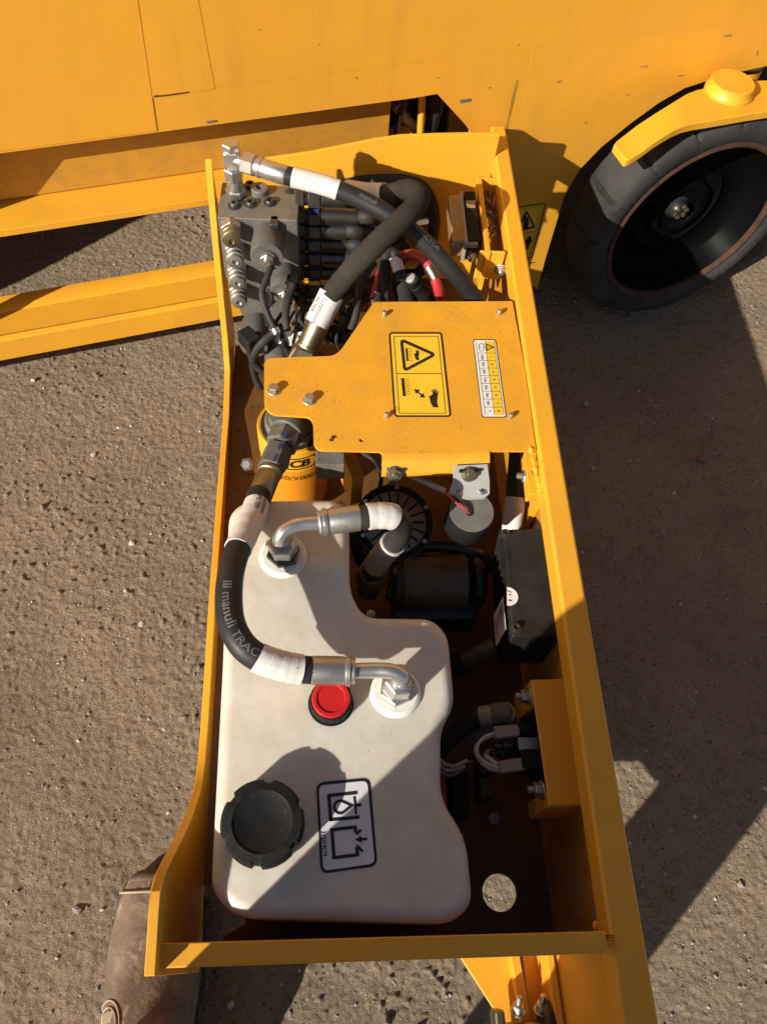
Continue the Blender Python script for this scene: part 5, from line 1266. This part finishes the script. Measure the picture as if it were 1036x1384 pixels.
MB().hexa([V((e0.x, e0.y, zu - 0.055)), V((0.276, e0.y, zu - 0.055)), V((0.276, e0.y, zu)), V((e0.x, e0.y, zu))],
          [V((e0.x, e0.y + 0.005, zu - 0.055)), V((0.276, e0.y + 0.005, zu - 0.055)), V((0.276, e0.y + 0.005, zu)), V((e0.x, e0.y + 0.005, zu))]).build('bracket_end', 'yellow', fbx, bevel=0.0025)
bolt(fbx, PY(677, 364, e0.y - 0.002), V((-0.2, -1, 0.1)), 0.0065, 0.007, True, 0.004, 'zinc', 'bracket_bolt')
bolt(fbx, P(640, 349, 0.44), V((-1, -0.3, 0.2)), 0.0055, 0.006, True, 0.004, 'zinc', 'bracket_bolt')
za = 0.450
s0, s1, s2, s3 = P(627, 258, za), P(642, 258, za), P(649, 324, za), P(632, 326, za)
MB().hexa([p + V((0, 0, -0.036)) for p in (s0, s1, s2, s3)], [s0, s1, s2, s3]).build('box_base', 'black_plastic', fbx, bevel=0.002)
r0, r1_, r2, r3 = P(606, 264, za - 0.004), P(626, 261, za), P(631, 326, za), P(611, 327, za - 0.004)
MB().hexa([p + V((0.0, 0, -0.030)) for p in (r0, r1_, r2, r3)], [r0, r1_, r2, r3]).build('box_cover', 'amber', fbx, bevel=0.0035, seg=3)
v0, v1 = P(621, 258, za + 0.002), P(628, 327, za + 0.002)
MB().hexa([v0 + V((0, 0, -0.038)), v1 + V((0, 0, -0.038)), v1, v0], [p + V((0.005, 0, 0)) for p in (v0 + V((0, 0, -0.038)), v1 + V((0, 0, -0.038)), v1, v0)]).build('cover_rim', 'gray_sleeve', fbx, bevel=0.001)
MB().hexa([P(642, 271, za + 0.001), P(629, 272, za + 0.001), P(630, 281, za + 0.001), P(642, 281, za + 0.001)], [p + V((0, 0, 0.0008)) for p in (P(642, 271, za), P(629, 272, za), P(630, 281, za), P(642, 281, za))]).build('fuse_tag', 'tan_wire', fbx)
MB().box(P(636, 329, za - 0.006), (0.020, 0.014, 0.008)).build('cover_clip', 'clear', fbx, bevel=0.002)
MB().box(P(616, 330, za - 0.012), (0.012, 0.016, 0.010)).build('cover_clip', 'clear', fbx, bevel=0.002)
random.seed(21)
for k in range(11):
    x0_ = 660 + k * 0.4; y0_ = 268 + k * 6.5
    wire(fbx, [(652 + k * 0.7, y0_ - 6 + random.uniform(-4, 4), 0.405), (659 + random.uniform(-2, 3), y0_ - 10 + random.uniform(-5, 5), 0.432 + random.uniform(-.012, .01)), (668 + random.uniform(-3, 3), y0_ * 0.6 + 118 + random.uniform(-6, 6), 0.430 - random.random() * 0.02), (675 + random.uniform(-2, 2), 306 + k * 1.2, 0.412), (673 + random.random() * 4, 322 + k, 0.38)], random.choice((0.0016, 0.0021, 0.0026)), 'tan_wire', 'wire', 6, 7)

# ================================================================== WIRING BEHIND THE COVER PLATE
zh = 0.43
rc, _ = cable('battery_cable', 'red battery cable arching behind the cover plate', [(535, 372, 0.40), (537, 352, zh), (553, 344, zh + 0.008), (570, 349, zh + 0.01), (582, 363, zh + 0.006), (590, 384, zh - 0.01), (594, 400, zh - 0.03), (597, 420, 0.36)], 0.0080, 'red_cable', n=14)
MB().tube([P(579, 360, zh + 0.008), P(588, 376, zh - 0.003)], 0.0092, 14).build('shrink_band', 'olive_zinc', rc)
r2_, _ = cable('battery_cable', 'short red cable stub left of the black looped cable', [(519, 362, 0.40), (513, 372, zh - 0.01), (509, 388, zh - 0.02), (505, 405, zh - 0.03), (503, 420, 0.36)], 0.0068, 'red_cable', n=12)
MB().tube([P(510, 395, zh - 0.022), P(506, 412, zh - 0.035)], 0.0082, 14).build('shrink_band', 'zinc', r2_)
kb, _ = cable('battery_cable', 'black cable looped tightly behind the cover plate beside the red cable', [(522, 420, 0.37), (520, 395, zh - 0.02), (518, 365, zh), (521, 347, zh + 0.014), (529, 341, zh + 0.018), (535, 349, zh + 0.014), (538, 366, zh), (541, 380, zh - 0.01)], 0.0078, 'rubber', n=14)
MB().tube([P(533, 348, zh + 0.014), P(539, 366, zh + 0.002)], 0.0093, 14).build('white_band', 'white_sleeve', kb)
MB().lathe(P(538, 366, zh + 0.0), P(549, 410, 0.37) - P(538, 366, zh), [(0.0095, 0), (0.0105, 0.010), (0.0150, 0.018), (0.0150, 0.024), (0.0155, 0.026), (0.0175, 0.055), (0.020, 0.085)], 26).build('rubber_boot', 'rubber', kb)
cc_ = thing('plug_connector', 'dark round plug connector between the rubber boot and the red cable', 'connector', P(570, 390, 0.38))
MB().lathe(P(556, 378, zh - 0.008), P(580, 408, 0.37) - P(556, 378, zh), [(0.010, 0), (0.0105, 0.012), (0.0118, 0.013), (0.0122, 0.04), (0.0135, 0.042), (0.0135, 0.07)], 24).build('plug_body', 'black_plastic', cc_)
MB().lathe(P(553, 374, zh - 0.004), P(580, 408, 0.37) - P(553, 374, zh), [(0.006, 0), (0.0085, 0.002), (0.0085, 0.010)], 16).build('plug_collar', 'gray_sleeve', cc_)
cable('cable', 'gray dusty cable coming out from under the sleeved hose', [(505, 355, 0.455), (496, 368, 0.45), (486, 388, 0.44), (483, 408, 0.43), (480, 428, 0.415), (474, 445, 0.40)], 0.0058, 'rubber')
cable('cable', 'black cable with white band running down the face of the valve block', [(371, 330, 0.472), (369, 350, 0.462), (361, 375, 0.452), (354, 397, 0.44), (362, 425, 0.42), (375, 452, 0.40), (388, 478, 0.385)], 0.0048, 'rubber')
t = [o for o in COL.objects if o.name.startswith('cable')][-1]
MB().tube([P(371, 444, 0.407), P(381, 463, 0.394)], 0.0072, 14).build('white_band', 'bright_zinc', t)
MB().tube(catmull([P(381, 463, 0.394), P(392, 482, 0.385), P(396, 490, 0.38)], 6), [0.0066 * (1 if i % 2 else 0.85) for i in range(13)], 12).build('corrugated_end', 'black_plastic', t)
t, _ = cable('cable', 'dusty cable with pale wire flag beside the brass hose fitting', [(396, 385, 0.43), (388, 410, 0.42), (386, 432, 0.41), (390, 455, 0.395), (396, 480, 0.375)], 0.0058, 'rubber')
MB().tube([P(388, 448, 0.402), P(393, 467, 0.388)], 0.0075, 12).build('white_band', 'white_sleeve', t)
MB().hexa([P(392, 452, 0.402), P(409, 448, 0.405), P(411, 461, 0.400), P(396, 465, 0.395)], [p + V((0, 0, 0.0006)) for p in (P(392, 452, 0.402), P(409, 448, 0.405), P(411, 461, 0.400), P(396, 465, 0.395))]).build('wire_flag', 'label_white', t)
cable('cable', 'black cable curling out of the lower solenoid plug at the left wall', [(337, 470, 0.40), (342, 488, 0.37), (352, 500, 0.355), (362, 506, 0.35)], 0.0058, 'rubber')
cable('cable', 'thin black cable hanging from the solenoid plug toward the oil filter', [(341, 492, 0.36), (345, 510, 0.33), (352, 526, 0.31)], 0.0055, 'rubber')
cable('cable', 'bent black cable between the two lower solenoids', [(368, 452, 0.42), (356, 462, 0.412), (346, 474, 0.398), (341, 488, 0.38)], 0.0062, 'rubber')
random.seed(9)
wl = thing('wiring_loom', 'tangle of dark wires in the gap between valve hoses and cover plate', 'wiring', P(440, 430, 0.3))
for k in range(16):
    x, y = 405 + random.random() * 75, 395 + random.random() * 60
    z = 0.30 + random.random() * 0.09
    wire(wl, [(x, y - 20, z), (x + random.uniform(-14, 14), y, z + 0.02), (x + random.uniform(-14, 14), y + 20, z), (x + random.uniform(-25, 25), y + 45, z - 0.05)], random.choice((0.0028, 0.004, 0.0055)), random.choice(('rubber', 'black_plastic', 'rubber', 'dark_steel')), 'wire', 6, 8)
for k in range(7):
    x, y = 345 + random.random() * 60, 405 + random.random() * 60
    wire(wl, [(x, y - 14, 0.40), (x + random.uniform(-9, 9), y, 0.405), (x + random.uniform(-9, 9), y + 16, 0.395), (x + random.uniform(-16, 16), y + 34, 0.37)], random.choice((0.0020, 0.0028)), random.choice(('rubber', 'tan_wire', 'black_plastic')), 'wire', 6, 8)
for (x, y, z) in ((428, 418, 0.37), (438, 440, 0.36), (455, 452, 0.35), (404, 402, 0.37)):
    MB().box(P(x, y, z), (0.016, 0.024, 0.018), V((1, random.uniform(-.4, .4), 0))).build('plug', random.choice(('black_plastic', 'dark_steel')), wl, bevel=0.002)
cable('cable', 'thin dusty cable running into the dark below the cover plate lip', [(490, 612, 0.40), (505, 622, 0.40), (515, 640, 0.37), (513, 660, 0.34)], 0.0032, 'rubber')

# ================================================================== PERSON (the one who takes the picture)
person = thing('person', 'person in worn brown suede work boot at the near left corner of the tray', 'person', V((-0.08, -0.24, 0)))
def loft(secs, n=18):
    """secs: (centre, half width, height, forward unit) closed rings over the sole"""
    b = MB(); k = len(secs); rings_ = []
    for (c, hw, h, flat) in secs:
        ring = []
        for i in range(n):
            a = 2 * math.pi * i / n
            x = math.cos(a); z = math.sin(a)
            x = math.copysign(abs(x) ** 0.8, x); zz = max(z, -0.25)
            zz = math.copysign(abs(zz) ** flat, zz)
            ring.append(V(c) + V((x * hw, 0, zz * h)))
        rings_.append(ring)
    vs = [p for r in rings_ for p in r]
    fs = [(j * n + i, j * n + (i + 1) % n, (j + 1) * n + (i + 1) % n, (j + 1) * n + i) for j in range(k - 1) for i in range(n)]
    fs += [tuple(range(n - 1, -1, -1)), tuple((k - 1) * n + i for i in range(n))]
    return b.add(vs, fs)
def boot(ox, oy, rot, toe_dir=1):
    R_ = Matrix.Rotation(rot, 3, 'Z'); O = V((ox, oy, 0))
    # local: toe towards +y, origin under the instep
    sec = [((0.004, 0.150, 0.028), 0.012, 0.010, 1), ((0.004, 0.1485, 0.028), 0.034, 0.028, 0.9), ((0.004, 0.141, 0.028), 0.046, 0.037, 0.85), ((0.003, 0.126, 0.028), 0.0540, 0.043, 0.8), ((0.002, 0.108, 0.028), 0.0580, 0.046, 0.8),
           ((0.001, 0.085, 0.028), 0.0595, 0.048, 0.85), ((0, 0.050, 0.028), 0.0625, 0.054, 0.9), ((0, 0.010, 0.028), 0.0620, 0.064, 1), ((0, -0.030, 0.028), 0.0575, 0.080, 1.1), ((-0.001, -0.065, 0.028), 0.0525, 0.098, 1.1), ((-0.001, -0.10, 0.028), 0.0480, 0.11, 1.0), ((0, -0.14, 0.028), 0.0460, 0.105, 0.9), ((0, -0.165, 0.028), 0.040, 0.09, 0.8), ((0, -0.175, 0.028), 0.02, 0.06, 0.8)]
    def T(b):
        b.v = [R_ @ p + O for p in b.v]; return b
    up = T(loft(sec, 28)).build('boot', 'suede', person, sharp=0)
    sm = up.modifiers.new('subsurf', 'SUBSURF'); sm.levels = 2; sm.render_levels = 2
    tcap = [((c[0], c[1] + 0.002, c[2]), hw + 0.0014, h + 0.0014, fl) for (c, hw, h, fl) in sec[:4]]
    tc_ = T(loft(tcap, 28)).build('toe_cap', 'suede_dark', up, sharp=0)
    sm = tc_.modifiers.new('subsurf', 'SUBSURF'); sm.levels = 2; sm.render_levels = 2
    st = []
    for i in range(15):
        a = math.pi * (0.02 + 0.96 * i / 14); x = math.copysign(abs(math.cos(a)) ** 0.8, math.cos(a)); st.append(R_ @ V((0.003 + x * 0.0568, 0.123 - 0.003 * math.sin(a), 0.028 + 0.0450 * math.sin(a) ** 0.8)) + O)
    MB().tube(catmull(st, 3), 0.0016, 7).build('toe_seam', 'thread', up)
    L = [(c[1], hw) for (c, hw, h, fl) in sec]
    pts = [V((-hw - 0.0015, y, 0)) for y, hw in L] + [V((hw + 0.0015, y, 0)) for y, hw in L[::-1]]
    T(MB().prism([p + V((0, 0, 0.004)) for p in pts], V((0, 0, 0.022)))).build('boot_sole', 'sole', up, bevel=0.003)
    def surf(x, y, lift_=0.001):           # point on the upper above local (x, y)
        for k in range(len(sec) - 1):
            (c0_, h0, z0, f0_), (c1__, h1_, z1, f1_) = sec[k], sec[k + 1]
            if c0_[1] >= y >= c1__[1]:
                t = (c0_[1] - y) / max(1e-6, c0_[1] - c1__[1]); hw = h0 + (h1_ - h0) * t; hh_ = z0 + (z1 - z0) * t
                q_ = max(-1, min(1, x / hw)); return R_ @ V((x, y, 0.028 + hh_ * math.sqrt(max(0, 1 - abs(q_) ** 2.4)) + lift_)) + O
        return R_ @ V((x, y, 0.12)) + O
    for inset_ in (0.0, 0.006):
        a = 0.026 - inset_
        lp_ = [surf(-0.054 + 0.0 + a * 0.75 * math.cos(q_) + 0.012, -0.035 + a * 1.25 * math.sin(q_)) for q_ in [math.pi * (1.05 - 1.1 * i / 16) for i in range(17)]]
        MB().tube(lp_, 0.0010, 6).build('stitching', 'thread', up)
    lp_ = [surf(0.050 - 0.05 * (i / 14), -0.052 + 0.018 * math.sin(math.pi * i / 14)) for i in range(15)]
    MB().tube(lp_, 0.0009, 6).build('stitching', 'thread', up)
    e = surf(-0.040, -0.020, 0.002); MB().box(e, (0.016, 0.012, 0.003), R_ @ V((1, 0.2, 0))).build('pull_loop', 'thread', up, bevel=0.0008)
    sh = [R_ @ V((0, -0.090, 0.10)) + O, R_ @ V((0, -0.092, 0.15)) + O, R_ @ V((0, -0.094, 0.22)) + O]
    MB().tube(sh, [0.048, 0.050, 0.054], 20).build('boot_shaft', 'suede', up)
    return R_ @ V((0, -0.092, 0.15)) + O
lb = boot(-0.2190, -0.030, math.radians(1))
rb_ = boot(-0.100, -0.340, math.radians(-4))

def skin(name, verts, edges, radii, material, parent, sub=1, root=0):
    me = bpy.data.meshes.new(name); me.from_pydata(verts, edges, []); me.update()
    o = bpy.data.objects.new(name, me); COL.objects.link(o); me.materials.append(M[material])
    sk = o.modifiers.new('skin', 'SKIN'); sk.use_smooth_shade = True
    for i, r in enumerate(radii):
        s_ = me.skin_vertices[0].data[i]; s_.radius = (r, r) if not isinstance(r, tuple) else r; s_.use_root = (i == root)
    sb_ = o.modifiers.new('subsurf', 'SUBSURF'); sb_.levels = sub; sb_.render_levels = sub
    attach(o, parent); return o
lk = V((-0.207, -0.170, 0.50)); rk = V((0.052, -0.310, 0.48))
pel = V((-0.165, -0.29, 0.93)); 
lh, rh = pel + V((-0.095, 0.0, -0.03)), pel + V((0.095, 0.0, -0.03))
vb = [pel, pel + V((0, 0.01, 0.18)), pel + V((0, 0.0, 0.36)), pel + V((0, 0.01, 0.47)), pel + V((0, 0.03, 0.56)), pel + V((0, 0.045, 0.66)), pel + V((0, 0.045, 0.74)),
      lh, lk, V((lb.x, lb.y, 0.13)), rh, rk, V((rb_.x, rb_.y, 0.13)),
      pel + V((-0.18, 0.0, 0.44)), V((-0.385, -0.27, 1.08)), V((-0.11, -0.12, 1.20)), V((-0.085, -0.075, 1.235)),
      pel + V((0.18, 0.0, 0.44)), pel + V((0.25, 0.0, 0.20)), V((0.09, -0.12, 1.20)), V((0.080, -0.075, 1.235))]
eb = [(0, 1), (1, 2), (2, 3), (3, 4), (4, 5), (5, 6), (0, 7), (7, 8), (8, 9), (0, 10), (10, 11), (11, 12), (3, 13), (13, 14), (14, 15), (15, 16), (3, 17), (17, 18), (18, 19), (19, 20)]
rb2 = [0.13, 0.12, 0.13, 0.09, 0.055, 0.085, 0.07, 0.085, 0.055, 0.042, 0.085, 0.055, 0.042, 0.06, 0.042, 0.03, 0.03, 0.06, 0.042, 0.03, 0.03]
# fingers that close round the phone's edges
def fingers(v0, sx):
    base = len(vb)
    for k in range(4):
        f0 = vb[v0] + V((sx * 0.006, 0.012, 0.014 - 0.011 * k)); f1 = f0 + V((sx * 0.004, 0.022, 0.004)); f2 = f1 + V((-sx * 0.014, 0.010, 0.0))
        i = len(vb); vb.extend([f0, f1, f2]); eb.extend([(v0, i), (i, i + 1), (i + 1, i + 2)]); rb2.extend([0.0085, 0.008, 0.007])
    i = len(vb); vb.extend([vb[v0] + V((-sx * 0.016, 0.010, 0.022)), vb[v0] + V((-sx * 0.030, 0.018, 0.026))]); eb.extend([(v0, i), (i, i + 1)]); rb2.extend([0.0105, 0.009])
fingers(16, -1); fingers(20, 1)
skin('body', vb, eb, rb2, 'skin', person)
skin('trousers', [pel + V((0, 0, 0.12)), pel, lh, lk.lerp(lh, 0.5), lk, V((lb.x, lb.y - 0.005, 0.17)), rh, rk.lerp(rh, 0.62) + V((-0.02, 0, 0)), rk, V((rb_.x, rb_.y - 0.005, 0.17))], [(0, 1), (1, 2), (2, 3), (3, 4), (4, 5), (1, 6), (6, 7), (7, 8), (8, 9)], [0.155, 0.155, 0.115, 0.100, 0.070, 0.056, 0.120, 0.160, 0.075, 0.072], 'denim', person, root=1)
skin('jacket', [pel + V((0, 0, -0.03)), pel + V((0, 0.01, 0.18)), pel + V((0, 0.0, 0.36)), pel + V((0, 0.01, 0.46)), pel + V((-0.19, 0, 0.44)), V((-0.39, -0.27, 1.08)), V((-0.118, -0.135, 1.19)), pel + V((0.19, 0, 0.44)), pel + V((0.255, 0, 0.20)), V((0.098, -0.135, 1.19))],
     [(0, 1), (1, 2), (2, 3), (3, 4), (4, 5), (5, 6), (3, 7), (7, 8), (8, 9)], [0.180, 0.165, 0.160, 0.10, 0.08, 0.058, 0.042, 0.08, 0.058, 0.042], 'jacket', person)
MB().lathe(pel + V((0, 0.035, 0.70)), (0, -0.15, 1), [(0.098, -0.02), (0.102, 0.02), (0.085, 0.075), (0.05, 0.10), (0, 0.108)], 24).build('hair', 'hair', person)
hf = pel + V((0, 0.045, 0.70))
MB().lathe(hf + V((0, 0.092, -0.035)), (0, 1, -0.3), [(0.016, -0.02), (0.012, 0.0), (0.007, 0.016), (0, 0.02)], 12).build('nose', 'skin', person)
for sx in (-1, 1):
    MB().lathe(hf + V((sx * 0.032, 0.080, 0.005)), (0, 1, 0), [(0.012, -0.01), (0.010, 0.004), (0, 0.008)], 14).build('eye', 'label_white', person)
    MB().lathe(hf + V((sx * 0.088, 0.0, -0.01)), (sx, 0.2, 0), [(0.024, -0.01), (0.028, 0.006), (0.016, 0.010), (0, 0.006)], 14).build('ear', 'skin', person)
MB().box(hf + V((0, 0.088, -0.068)), (0.045, 0.008, 0.010)).build('mouth', 'brick', person, bevel=0.003)
